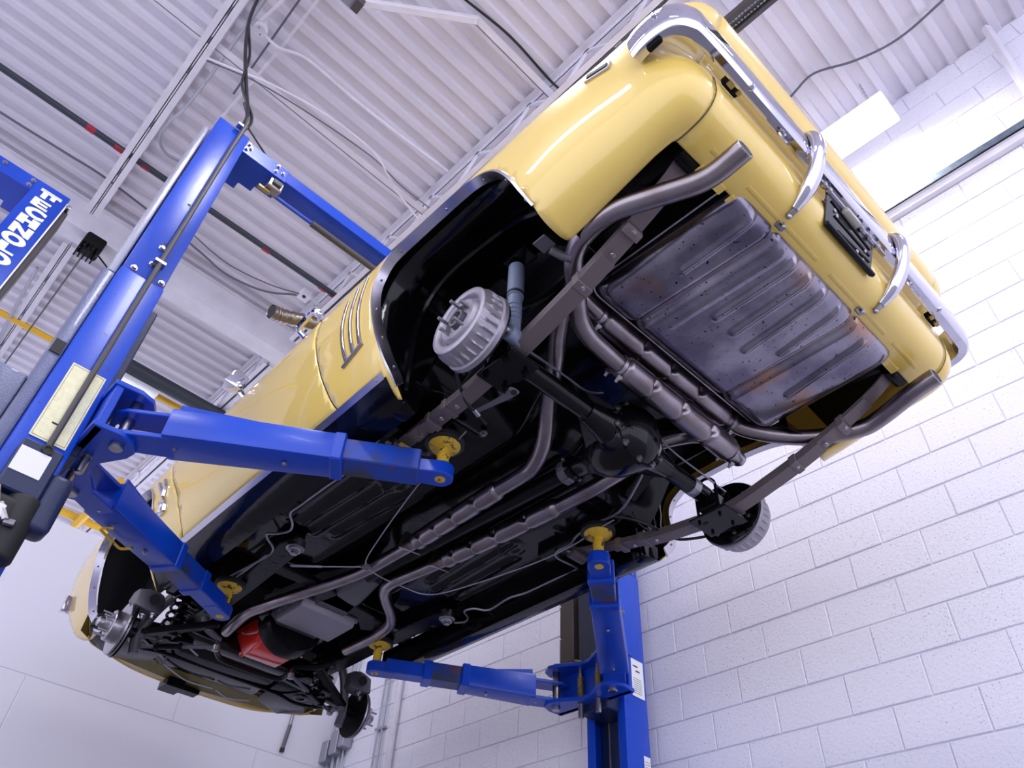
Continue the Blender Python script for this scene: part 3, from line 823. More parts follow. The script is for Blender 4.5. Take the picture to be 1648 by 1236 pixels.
# ---------------------------------------------------------------- neighbouring lift column with lettering
nb = thing('two_post_lift', (-2.17, 2.58, -2.2), 'blue neighbouring lift column at the left edge with white lettering', 'vehicle lift')
NY0, NY1, NX0, NX1 = 2.46, 2.74, -2.265, -2.075
c_section(MB(), NX1, NX0, NY0, NY1, -2.2, 1.95, 0.010, 0.03).build('column', 'blue', nb, bevel=0.006, seg=2)
MB().bb(NX1 + 0.004, NX1 + 0.036, NY0 + 0.03, NY0 + 0.20, -2.1, 1.86).build('side_cover', 'charcoal', nb, bevel=0.004)
MB().bb(NX1, NX1 + 0.008, NY0 + 0.001, NY0 + 0.012, -2.1, 1.9).build('edge_strip', 'white_label', nb)
m = MB(); m.bb(-4.4, NX0, 2.49, 2.61, 1.87, 1.96)
m.build('crossbeam', 'blue', nb)
MB().prism([(x, y, 1.855) for x, y in ((NX0, 2.478), (NX0, 2.74), (NX0 - 0.09, 2.74), (NX0 - 0.09, 2.68), (NX0 - 0.17, 2.68), (NX0 - 0.17, 2.63), (NX0 - 0.30, 2.63), (NX0 - 0.30, 2.478))], (0, 0, 0.108)).build('end_bracket', 'blue', nb)
m = MB()
for x, z in ((-2.285, 1.93), (-2.29, 1.88), (-2.45, 1.93), (-2.47, 1.88)): m.bolt((x, 2.477, z), (0, -1, 0), 0.011, 0.012)
m.each('bolt', 'steel', nb)
MB().lathe((NX1 + 0.02, NY0 + 0.05, 1.875), (0, -1, 0), [(0, 0.016), (0.06, 0.016), (0.061, 0.008)], 12).build('pulley_bolt', 'steel', nb)


def letter(ch, x, z, size, wscale=1.0):
    cu = bpy.data.curves.new('letter', 'FONT'); cu.body = ch; cu.size = size; cu.align_x = 'CENTER'; cu.extrude = 0.0012; cu.offset = 0.0065
    o = bpy.data.objects.new('tmp', cu); COL.objects.link(o)
    dg = bpy.context.evaluated_depsgraph_get()
    me = bpy.data.meshes.new_from_object(o.evaluated_get(dg))
    bpy.data.objects.remove(o)
    b = MB(); b.v = [(x + p.co.x * wscale, NY0 - 0.002 - p.co.z, z + p.co.y) for p in me.vertices]; b.f = [tuple(p.vertices) for p in me.polygons]
    return b.build('letter', 'white_label', nb, smooth=0)


# heavy block capitals stacked down the column
BLOCKS = {'T': [(0, .066, .12, .074), (0, .050, .12, .063), (.018, .0, .048, .050), (.066, .018, .094, .050)],
          'E': [(.0, 0, .035, .07), (.035, .0, .095, .017), (.035, .0265, .085, .0435), (.035, .053, .095, .07)],
          'H': [(.0, 0, .042, .07), (.068, 0, .11, .07), (.042, .024, .068, .046)],
          'L': [(.012, .016, .055, .07), (.012, 0, .105, .016)]}
zt = 1.825
for ch in 'TECHNOLO':
    if ch in BLOCKS:
        b = MB()
        for x0, z0, x1, z1 in BLOCKS[ch]: b.bb(-2.225 + x0, -2.225 + x1, NY0 - 0.0045, NY0 - 0.002, zt + z0, zt + z1)
        b.build('letter', 'white_label', nb, smooth=0)
    else:
        letter(ch, -2.168, zt, 0.097, 1.5)
    zt -= 0.0835

MB().tube(rounded([(-1.16, 1.80, -0.245), (-1.205, 1.84, -0.25), (-1.07, 1.935, -0.25), (-1.035, 1.89, -0.245)], 0.02, 4), 0.006, 8).build('lock_handle', 'pad_yellow', lift)

# ================================================================ THE CAR (x right, y forward from the rear axle, z above the sill)
car = thing('car', (0, 1.3, -0.06), 'yellow vintage coupe without wheels raised on the blue lift', 'car', rz=YAW)

# body side sections: rows run from the lower edge (0) to the shoulder (14)
ZF = [-.105, -.09, -.07, -.045, -.01, .04, .11, .19, .28, .36, .44, .52, .58, .63, .66]
XF = [.72, .745, .765, .79, .82, .855, .885, .91, .93, .947, .958, .962, .95, .925, .86]
ZA = [.088, .070, .070, .080, .100, .135, .19, .255, .32, .39, .455, .52, .58, .63, .66]
XA = [.735, .747, .764, .796, .832, .867, .897, .919, .935, .947, .953, .952, .94, .915, .85]
ZB = [.150, .128, .127, .138, .162, .20, .255, .315, .37, .42, .475, .53, .585, .635, .665]
XB = [.742, .757, .775, .806, .836, .864, .888, .905, .917, .925, .930, .930, .920, .890, .83]
WY = [-.2, .3, .9, 1.6, 2.2, 2.75, 3.2, 3.45, 3.65, 3.8, 3.96]
WW = [.962, .962, .955, .955, .95, .945, .930, .915, .900, .885, .862]
RY = [-.865, -.872, -.900, -.950, -.985, -1.015, -1.032, -1.034, -1.015, -.995, -1.000, -1.060, -1.106, -1.118, -1.085]
RZ = [.185, .157, .155, .163, .178, .21, .26, .32, .375, .43, .485, .54, .60, .65, .68]
SEAM = .735
ST = [-.80, -.46, .05, .4]
_cache = {}


def rows(Y):
    k = round(Y, 4)
    if k in _cache: return _cache[k]
    if Y >= 0.4:
        w = herm(WY, WW, Y) - .962
        r = [(XF[i] + w, ZF[i]) for i in range(15)]
    else:
        r = []
        for i in range(15):
            xm = XA[i] * .45 + XF[i] * .55; zm = ZA[i] * .45 + ZF[i] * .55
            r.append((herm(ST, [XB[i], XA[i], xm, XF[i]], Y), herm(ST, [ZB[i], ZA[i], zm, ZF[i]], Y)))
    _cache[k] = r
    return r


IDX = list(range(15))


def side_pt(Y, s):
    if Y >= -0.80:
        r = rows(Y)
        return Vector((-herm(IDX, [a for a, b in r], s), Y, herm(IDX, [b for a, b in r], s)))
    t = min(1, (-0.80 - Y) / 0.5)
    A = Vector((-herm(IDX, XB, s), -0.80, herm(IDX, ZB, s)))
    R = Vector((-SEAM, herm(IDX, RY, s) + 0.004, herm(IDX, RZ, s)))
    K = Vector((A.x + 0.006, R.y + 0.004, (A.z + R.z) / 2))
    k = 0.80
    K1 = A.lerp(K, k); K2 = R.lerp(K, k)
    return A * (1 - t) ** 3 + K1 * 3 * t * (1 - t) ** 2 + K2 * 3 * t * t * (1 - t) + R * t ** 3


def s_of(Y, z):
    r = rows(Y); lo, hi = 1.0, 14.0
    zs = [b for a, b in r]
    for _ in range(24):
        m = (lo + hi) / 2
        if herm(IDX, zs, m) < z: lo = m
        else: hi = m
    return (lo + hi) / 2


SC = 0.055


def inside(p, poly):
    c = False; n = len(poly)
    for i in range(n):
        a, b = poly[i], poly[i - 1]
        if (a[1] > p[1]) != (b[1] > p[1]) and p[0] < (b[0] - a[0]) * (p[1] - a[1]) / (b[1] - a[1]) + a[0]: c = not c
    return c


def panel(outline, dy=0.035, ds=0.4):
    """outline points: (Y, z) or (Y, None, s); triangulated on the body surface, left side"""
    P = []
    for q in outline:
        s = q[2] if len(q) > 2 else s_of(q[0], q[1])
        P.append((q[0], s * SC))
    D = []
    for i in range(len(P)):
        a, b = Vector(P[i]), Vector(P[(i + 1) % len(P)])
        n = max(1, int((b - a).length / 0.03))
        D += [a.lerp(b, k / n) for k in range(n)]
    n = len(D)
    poly = [(p.x, p.y) for p in D]
    x0, x1 = min(p[0] for p in poly), max(p[0] for p in poly); y0, y1 = min(p[1] for p in poly), max(p[1] for p in poly)
    pts = list(D)
    nx = int((x1 - x0) / dy); ny = int((y1 - y0) / (ds * SC))
    for i in range(1, nx):
        for j in range(1, ny):
            p = (x0 + (x1 - x0) * i / nx, y0 + (y1 - y0) * j / ny)
            if inside(p, poly) and min((p[0] - q[0]) ** 2 + (p[1] - q[1]) ** 2 for q in poly) > 0.00012: pts.append(Vector(p))
    v, e, f, *_ = geometry.delaunay_2d_cdt(pts, [(i, (i + 1) % n) for i in range(n)], [], 1, 1e-6)
    m = MB()
    m.add([side_pt(p.x, p.y / SC) for p in v], f)
    return m


def orient(o, side):
    """make the panel's normals face outwards"""
    me = o.data
    bm = bmesh.new(); bm.from_mesh(me)
    tot = sum(f.normal.x * f.calc_area() for f in bm.faces)
    if tot * side < 0: bmesh.ops.reverse_faces(bm, faces=bm.faces)
    bm.to_mesh(me); bm.free()
    me.polygons.foreach_set('use_smooth', [True] * len(me.polygons))
    return o


ARCH_R = [(-.437, .085), (-.41, .15), (-.385, .22), (-.355, .30), (-.315, .38), (-.265, .445), (-.19, .50), (-.09, .532), (.055, .548), (.21, .543), (.325, .53), (.385, .49), (.425, .43), (.440, .36), (.438, .28), (.425, .20), (.408, .12), (.395, .05), (.388, -.01), (.392, -.05), (.40, -.088)]
ARCH_F = [(2.50, -.085), (2.475, .02), (2.465, .15), (2.47, .30), (2.51, .41), (2.60, .495), (2.75, .53), (2.95, .54), (3.15, .53), (3.26, .50), (3.325, .44), (3.348, .35), (3.350, .25), (3.340, .13), (3.325, .02), (3.31, -.06)]
DOOR_R = [(.725, .0), (.77, .10), (.84, .29), (.875, .44), (.885, .55)]
DOOR_F = [(2.09, .0), (2.075, .05), (2.10, .14), (2.15, .25), (2.26, .40), (2.34, .52)]

ARCH_RR = [(y, z if z < .1 else .1 + (z - .1) * .70) for y, z in ARCH_R]
QP = [(.885, None, 14.0), (-.80, None, 14.0), (-1.30, None, 14.0), (-1.30, None, 0.6), (-1.0, None, 0.6), (-.80, None, 0.6), (-.455, None, 0.6)] + [(y, z) if i else (y, None, 1.2) for i, (y, z) in enumerate(ARCH_R)] + [(.415, -.082), (.428, -.02), (.45, .008), (.725, .008)] + [(y - .004, z) for y, z in DOOR_R[1:]]
DP = [(DOOR_R[-1][0] + .004, None, 14.0)] + [(y + .004, z) for y, z in reversed(DOOR_R[1:])] + [(.733, .008), (2.084, .008)] + [(y - .004, z) for y, z in DOOR_F[1:]] + [(2.35, None, 14.0)]
FP = [(2.358, None, 14.0)] + [(y + .004, z) for y, z in reversed(DOOR_F[1:])] + [(2.094, .008), (2.46, .008), (2.47, -.04)] + ARCH_F + [(3.40, -.062), (3.50, -.045), (3.60, .0), (3.70, .10), (3.80, .20), (3.88, .31), (3.93, .42), (3.95, .52), (3.95, None, 14.0)]
body = {}
QP2 = QP[:7] + [(y, z) if i else (y, None, 1.2) for i, (y, z) in enumerate(ARCH_RR)] + QP[7 + len(ARCH_R):]
for nm, pol in (('quarter_panel', QP), ('door', DP), ('front_fender', FP)):
    b = panel(pol)
    for sx in (-1, 1):
        if sx > 0 and nm == 'quarter_panel': b = panel(QP2)
        o = (b if sx < 0 else b.mirror()).build(nm, 'yellow', car, smooth=60, solid=0.004)
        body[nm, sx] = orient(o, sx)


def on_side(Y, z, off=0.0):
    s = s_of(Y, z)
    p = side_pt(Y, s)
    a = side_pt(Y + .01, s) - side_pt(Y - .01, s); b_ = side_pt(Y, s + .1) - side_pt(Y, s - .1)
    n = a.cross(b_).normalized()
    if n.x > 0: n = -n
    return p + n * off, n


# bright wheel opening mouldings with screws
def lip(arch, sx, i0, i1, parent):
    pts = catm([(y, z, 0) for y, z in arch], 4)[i0 * 4:i1 * 4 + 1]
    cy = sum(p.x for p in pts) / len(pts)
    rings = []
    for p in pts:
        q, n = on_side(p.x, max(p.y, -.088), 0)
        c = Vector((0, cy - p.x, .2 - p.y)).normalized()
        q = Vector((q.x, p.x, p.y))
        o1 = q + n * .004 - c * .006; o2 = q + n * .006 + c * .004
        i1_ = q - n * .034 + c * .012; i2 = q - n * .034 + c * .006
        rings.append([o1, o2, i1_, i2])
    m = MB().loft(rings)
    if sx > 0: m = m.mirror()
    t = m.build('opening_trim', 'trim', parent, smooth=50)
    s = MB()
    for k in range(3, len(pts) - 2, max(4, len(pts) // 9)):
        p = pts[k]; q, n = on_side(p.x, p.y, 0); c = Vector((0, cy - p.x, .2 - p.y)).normalized()
        s.lathe(Vector((q.x, p.x, p.y)) - n * .017 + c * .010, c, [(0, .006), (.003, .005), (.004, .002)], 8)
    if sx > 0: s = s.mirror()
    s.each('screw', 'steel', t)


for sx in (-1, 1):
    lip(ARCH_R if sx < 0 else ARCH_RR, sx, 1, 19, body['quarter_panel', sx])
    lip(ARCH_F, sx, 3, 15, body['front_fender', sx])

# quarter louvres (three bright blades in a dark foot)
for sx in (-1, 1):
    for k, (y0, y1) in enumerate(((.49, .515), (.555, .565), (.62, .615))):
        path = []
        for i in range(13):
            t = i / 12
            z = .515 - .02 * k - t * (.345 - .016 * k)
            Y = y0 + (y1 - y0) * t + .03 * math.sin(PI * t)
            path.append(on_side(Y, z, .004)[0])
        m = MB().tube(path, .0065, 8, True, None, .6)
        (m if sx < 0 else m.mirror()).build('louvre', 'chrome', body['quarter_panel', sx])
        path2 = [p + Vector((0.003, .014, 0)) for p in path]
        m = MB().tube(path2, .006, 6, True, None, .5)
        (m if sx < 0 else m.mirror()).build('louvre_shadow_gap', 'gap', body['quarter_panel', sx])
    m = MB().tube([on_side(y, z, .004)[0] for y, z in ((.505, .172), (.55, .162), (.60, .152), (.645, .142))], .008, 6)
    (m if sx < 0 else m.mirror()).build('louvre_base', 'trim', body['quarter_panel', sx])
    # side marker lamp by the bumper end
    m = MB()
    a, _ = on_side(-.70, .505, .004); b_, _ = on_side(-.80, .475, .004)
    m.beam(a, b_, .012, .034)
    (m if sx < 0 else m.mirror()).build('side_marker', 'trim', body['quarter_panel', sx], bevel=.002)
    m = MB()
    a, _ = on_side(-.712, .501, .010); b_, _ = on_side(-.79, .478, .010)
    m.beam(a, b_, .006, .018)
    (m if sx < 0 else m.mirror()).build('marker_lens', 'ink', body['quarter_panel', sx])
    # fender emblem: two raised bright marks
    m = MB()
    for pth in (((2.44, .45), (2.38, .38), (2.33, .325)), ((2.36, .435), (2.33, .385), (2.33, .325)), ((2.37, .30), (2.33, .275), (2.34, .235), (2.30, .215)), ((2.33, .31), (2.30, .27), (2.29, .225)), ((2.37, .245), (2.33, .225), (2.29, .235))):
        m.tube(catm([on_side(y, z, .006)[0] for y, z in pth], 4), .011, 6)
    (m if sx < 0 else m.mirror()).build('emblem', 'chrome', body['front_fender', sx])
    # door handle and mirror
    m = MB().tube(catm([on_side(1.05, .59, .0)[0], on_side(1.05, .60, .045)[0], on_side(.98, .61, .055)[0], on_side(.90, .60, .045)[0], on_side(.90, .585, .0)[0]], 6), .015, 10)
    (m if sx < 0 else m.mirror()).build('door_handle', 'chrome', body['door', sx])
    # bright sill moulding and black rocker below it
    rings = []
    for i in range(41):
        Y = .43 + (2.47 - .43) * i / 40
        a, n = on_side(Y, .012, .004); b_, n2 = on_side(Y, -.012, .003)
        rings.append([a, b_, b_ - n2 * .008, a - n * .008])
    m = MB().loft(rings)
    tr = (m if sx < 0 else m.mirror()).build('sill_moulding', 'trim', car, smooth=60)
    s = MB()
    for Y in (.47, 2.43):
        p, n = on_side(Y, .0, .004); s.lathe(p, n, [(0, .006), (.003, .004)], 8)
    (s if sx < 0 else s.mirror()).each('screw', 'steel', tr)
    rings = []
    for i in range(31):
        Y = .42 + (2.45 - .42) * i / 30
        w = herm(WY, WW, Y) - .962
        rings.append([(-(.822 + w), Y, -.010), (-(.812 + w), Y, -.022), (-(.79 + w), Y, -.046), (-(.765 + w), Y, -.075), (-(.72 + w), Y, -.085), (-.665, Y, -.085), (-.655, Y, -.05), (-.655, Y, .06), (-(.80 + w), Y, .06)])
    m = MB().loft(rings)
    (m if sx < 0 else m.mirror()).build('rocker_panel', 'black', car, smooth=40)

m = MB()   # left door mirror
m.loft([[(-.99 + dx * 1.5, 1.62, .68 + (z - .68) * 1.4) for dx, z in ((-.045, .64), (.02, .63), (.035, .70), (-.02, .72))] if k == 0 else [(-.99 + dx * .9, 1.72, .68 + (z - .68) * .8) for dx, z in ((-.045, .64), (.02, .63), (.035, .70), (-.02, .72))] for k in (0, 1)])
mo = m.build('door_mirror', 'chrome', body['door', -1], bevel=.008, seg=2)
MB().tube(catm([(-.96, 1.66, .65), (-.945, 1.64, .61), (-.925, 1.62, .58)], 4), .016, 8).build('mirror_stem', 'chrome', body['door', -1])

# rear valance and tail panel between the quarters
def rear_pt(x, s, off=0.0):
    bow = -.006 * (1 - (x / SEAM) ** 2)
    return Vector((x, herm(IDX, RY, s) + .004 + bow - off, herm(IDX, RZ, s)))


NX = 44
vp = MB().grid(NX, 34, lambda u, v: rear_pt(-SEAM + 2 * SEAM * u, .0 + 8.6 * v)).build('rear_valance', 'yellow', car, smooth=60, solid=.004)
MB().grid(NX, 16, lambda u, v: rear_pt(-SEAM + 2 * SEAM * u, 8.62 + 5.38 * v)).build('tail_panel', 'yellow', car, smooth=60, solid=.004)
# raised bead and flange notches on the lower lip
m = MB()
for x0, x1 in ((-.46, -.06), (.02, .40), (.46, .64), (-.64, -.54)):
    path = [rear_pt(x0 + (x1 - x0) * k / 12, 2.55) + Vector((0, 0, -.001)) for k in range(13)]
    m.tube(path, .009, 8, True, None, .2)
m.build('bead', 'yellow', vp)
m = MB()
for x0, x1 in ((-.62, -.50), (-.47, -.40), (-.36, -.20), (-.14, .02), (.06, .20), (.26, .34), (.38, .60)):
    a = rear_pt(x0, 1.0); b_ = rear_pt(x1, 1.0)
    m.beam(a + Vector((0, .008, -.004)), b_ + Vector((0, .008, -.004)), .030, .006)
m.build('flange', 'yellow', vp, bevel=.001)
for sx in (-1, 1):   # seam lines where the valance meets the quarters
    m = MB().tube([rear_pt(sx * SEAM, s) + Vector((0, .0005, 0)) for s in [1 + k * .4 for k in range(20)]], .0022, 6)
    m.build('seam', 'gap', vp)

# upper body
def deck_strip(y0, y1, crown, n=20):
    def f(u, v):
        Y = y0 + (y1 - y0) * u
        e = rows(max(-.80, min(3.9, Y)))[14]
        w = e[0] if Y >= -.8 else e[0] - (-.8 - Y) * .55
        x = -w + 2 * w * v
        return (x, Y, e[1] + crown(u) * (1 - (x / w) ** 2) ** .6)
    return MB().grid(n, 20, f)


deck_strip(-1.03, -.05, lambda u: .03 + .04 * u).build('trunk_lid', 'yellow', car, smooth=60, solid=.006)
deck_strip(2.25, 3.9, lambda u: .07 - .03 * u).build('hood', 'yellow', car, smooth=60, solid=.006)
rf = MB()
prof = [(-.05, .70, .80), (.35, .98, .60), (.8, 1.08, .58), (1.3, 1.09, .58), (1.55, 1.05, .60), (2.25, .72, .80)]
rings = []
for Y, zt_, w in prof:
    rings.append([(-.84, Y, .665), (-w, Y, zt_ - .03), (-w * .6, Y, zt_), (0, Y, zt_ + .015), (w * .6, Y, zt_), (w, Y, zt_ - .03), (.84, Y, .665)])
rf.loft(rings, False, False)
ro_ = rf.build('roof', 'yellow', car, smooth=60, solid=.006)
m = MB()
for sx in (-1, 1):
    m.add([(sx * .845, .55, .685), (sx * .845, 2.0, .685), (sx * .64, 1.45, 1.02), (sx * .62, .75, 1.03)], [(0, 1, 2, 3)])
m.build('side_glass', 'glass', ro_, solid=.004)

# front end: bumper ring and lower valance
path = catm([(-.755, 3.40, -.06), (-.71, 3.48, -.055), (-.62, 3.545, -.05), (-.40, 3.62, -.065), (-.15, 3.65, -.07), (.20, 3.655, -.07), (.45, 3.63, -.065), (.64, 3.55, -.05), (.72, 3.48, -.055), (.76, 3.40, -.06)], 6)
rings = []
for p in path:
    d = Vector((p.x * .25, 1, 0)).normalized()
    rings.append([p - d * .012 + Vector((0, 0, .008)), p, p + d * .05 + Vector((0, 0, .045)), p + d * .13 + Vector((0, 0, .14)), p + d * .22 + Vector((0, 0, .26)), p + d * .25 + Vector((0, 0, .34))])
MB().loft(rings, False, False).build('front_valance', 'yellow', car, smooth=60, solid=.004)
path = catm([(-.862, 3.80, .25), (-.85, 3.90, .28), (-.78, 3.97, .32), (-.4, 3.99, .33), (.4, 3.99, .33), (.78, 3.97, .32), (.85, 3.90, .28), (.862, 3.80, .25)], 6)
MB().sweep(path, [(-.02, -.05), (.012, -.045), (.025, 0), (.012, .045), (-.02, .05)]).build('front_bumper', 'chrome', car, smooth=60)
m = MB(); m.bb(-.175, -.06, 3.56, 3.70, -.105, -.05); m.bb(-.06, .06, 3.60, 3.68, -.09, -.06)
m.build('front_marker', 'satin', car, bevel=.004)

# rear bumper
bp = [(-.938, -.890, .425), (-.944, -.93, .425), (-.943, -.98, .424), (-.928, -1.032, .423), (-.890, -1.066, .421), (-.82, -1.077, .42), (-.5, -1.080, .42), (0, -1.082, .42)]
path = catm(bp + [(-x, y, z) for x, y, z in reversed(bp[:-1])], 7)
BPR = [(.028, -.066), (.024, -.076), (-.006, -.079), (-.016, -.070), (-.022, -.040), (-.026, -.005), (-.025, .035), (-.014, .072), (.010, .082), (.024, .074), (.026, .0)]
bump = MB().sweep(path, [(-a, b_) for a, b_ in BPR], scale=lambda t: 1 - .35 * max(0, 1 - min(t, 1 - t) / .012) ** 2).build('rear_bumper', 'chrome', car, smooth=40)
m = MB()
for x in (-.62, -.30, .30, .62): m.lathe((x, -1.088, .346), (0, -.25, -1), [(0, .012), (.006, .010), (.009, .004)], 12)
m.lathe((-.968, -1.0, .43), (-1, 0, -.1), [(0, .010), (.006, .008), (.009, .003)], 12)
m.each('bumper_bolt', 'chrome', bump)
for sx in (-1, 1):
    p = catm([(sx * .285, -1.100, .475), (sx * .285, -1.122, .43), (sx * .284, -1.118, .36), (sx * .282, -1.085, .275), (sx * .279, -1.035, .210), (sx * .276, -.982, .170)], 6)
    MB().tube(p, [.016 + .014 * min(1, 4 * (k / (len(p) - 1)), 4.0 * (1 - k / (len(p) - 1))) for k in range(len(p))], 14, True, None, .75, up=(0, -1, .2)).build('bumper_guard', 'chrome', bump, smooth=60)
    m = MB().beam((sx * .276, -.985, .168), (sx * .276, -.955, .160), .022, .012)
    m.lathe((sx * .276, -.958, .158), (0, .1, -1), [(0, .011), (.004, .011), (.012, .008), (.013, .004)], 6)
    m.build('guard_foot', 'steel', bump, bevel=.002)
    # slotted bracket tabs between bumper and body
    m = MB()
    m.bb(sx * .44 - .06, sx * .44 + .06, -1.068, -1.062, .335, .36)
    m.tube([(sx * .42 + .022 * math.cos(a), -1.066, .330 + .016 * math.sin(a)) for a in [PI + k * PI / 8 for k in range(9)]], .006, 6)
    m.build('bracket_tab', 'trim', bump)
    m = MB(); m.bb(sx * .66 - .035, sx * .66 + .035, -1.062, -1.03, .345, .375); m.build('bumper_brace', 'flat_black', bump, bevel=.004)
    m = MB(); m.bb(sx * .675 - .012, sx * .675 + .012, -1.055, -1.042, .335, .346); m.bb(sx * .635 - .008, sx * .635 + .008, -1.056, -1.044, .337, .346)
    m.each('brace_nut', 'brassy', bump)
m = MB().bb(-.942, -.922, -.99, -.94, .335, .37)
m.build('bumper_brace', 'flat_black', bump, bevel=.004)
# licence plate bracket and lamp
lp = MB()
def lpp(x, t, o=0): return Vector((x, -1.060 + .050 * t - o, .335 - .150 * t - o * .3))
lp.add([lpp(-.155, 0), lpp(.155, 0), lpp(.150, 1), lpp(-.150, 1), lpp(-.155, 0, .006), lpp(.155, 0, .006), lpp(.150, 1, .006), lpp(-.150, 1, .006)], [(0, 1, 2, 3), (7, 6, 5, 4), (0, 4, 5, 1), (1, 5, 6, 2), (2, 6, 7, 3), (3, 7, 4, 0)])
lpo = lp.build('plate_bracket', 'black', car, bevel=.003)
m = MB(); m.tube([lpp(-.15, .97, .012), lpp(.15, .97, .012)], .009, 8); m.build('hinge', 'satin', lpo)
m = MB()
for x, t in ((-.10, .35), (-.085, .42), (.09, .82), (.10, .5), (.12, .9), (.05, .75)): m.lathe(lpp(x, t, .006), (0, -1, -.3), [(0, .008), (.003, .008), (.005, .004)], 8)
m.each('screw', 'steel', lpo)
m = MB()
for t in (.2, .5, .8): m.tube([lpp(-.14 + .08 * t, t, .007), lpp(.13, t * .6 + .2, .007)], .004, 6)
m.each('rib', 'black', lpo)
m = MB(); m.bb(-.23, .23, -1.075, -1.06, .325, .348); m.build('lamp_bracket', 'trim', bump, bevel=.003)
m = MB()
for x in (-.18, -.15, .06, .11, .17): m.lathe((x, -1.068, .325), (0, -.1, -1), [(0, .013), (.005, .012), (.010, .006)], 10)
m.each('bracket_bolt', 'steel', bump)
m = MB().bb(-.055, .035, -1.082, -1.052, .300, .328)
m.build('plate_lamp', 'lens', bump, bevel=.008, seg=2)
m = MB(); m.bb(-.12, .10, -1.055, -1.035, .31, .345); m.build('lamp_socket', 'satin', bump, bevel=.004)

# ---------------------------------------------------------------- underbody
def bump_h(x, y, beads):
    h = 0
    for (x0, y0, x1, y1, w, a) in beads:
        dx, dy = x1 - x0, y1 - y0; L2 = dx * dx + dy * dy
        t = max(0, min(1, ((x - x0) * dx + (y - y0) * dy) / L2))
        d = math.hypot(x - x0 - dx * t, y - y0 - dy * t)
        if d < w: h += a * (0.5 + 0.5 * math.cos(PI * d / w))
    return h


FB = []
for s in (-1, 1):
    FB += [(s * .26, 1.02, s * .30, 1.56, .028, -.014), (s * .35, .98, s * .38, 1.62, .028, -.014), (s * .44, 1.05, s * .46, 1.60, .028, -.014), (s * .20, 1.0, s * .22, 1.9, .026, -.012), (s * .54, .8, s * .54, 1.6, .02, -.01), (s * .40, .72, s * .50, .72, .03, -.012), (s * .30, .50, s * .52, .50, .025, .014)]


def floor_z(x, y):
    a = abs(x)
    z = .055
    k = max(0, min(1, (.20 - a) / .07)); k = k * k * (3 - 2 * k)
    z += .115 * k * max(0, min(1, (y - .2) / .2))
    z += bump_h(x, y, FB)
    d = math.hypot(a - .36, y - 1.0)      # round drain plugs
    z += -.010 * max(0, 1 - abs(d - .055) / .014) if abs(d - .055) < .014 else 0
    if y < .42:                            # kick-up over the axle
        t = max(0, min(1, (.42 - y) / .26)); t = t * t * (3 - 2 * t)
        z += .26 * t
    if y > 2.05:                           # toe board
        z += .42 * min(1, (y - 2.05) / .35)
    return z


MB().grid(150, 100, lambda u, v: (-.67 + 1.34 * v, -.02 + 2.45 * u, floor_z(-.67 + 1.34 * v, -.02 + 2.45 * u))).build('floor_pan', 'black', car, smooth=50)
MB().bb(-.52, .52, -.95, .02, .305, .315).build('trunk_floor', 'black', car)
for sx in (-1, 1):
    m = MB(); m.prism([(sx * .52, -.86, .31), (sx * .80, -.86, .30), (sx * .84, -.47, .26), (sx * .52, -.47, .31)], (0, 0, .01)); m.build('trunk_drop_off', 'black', car)
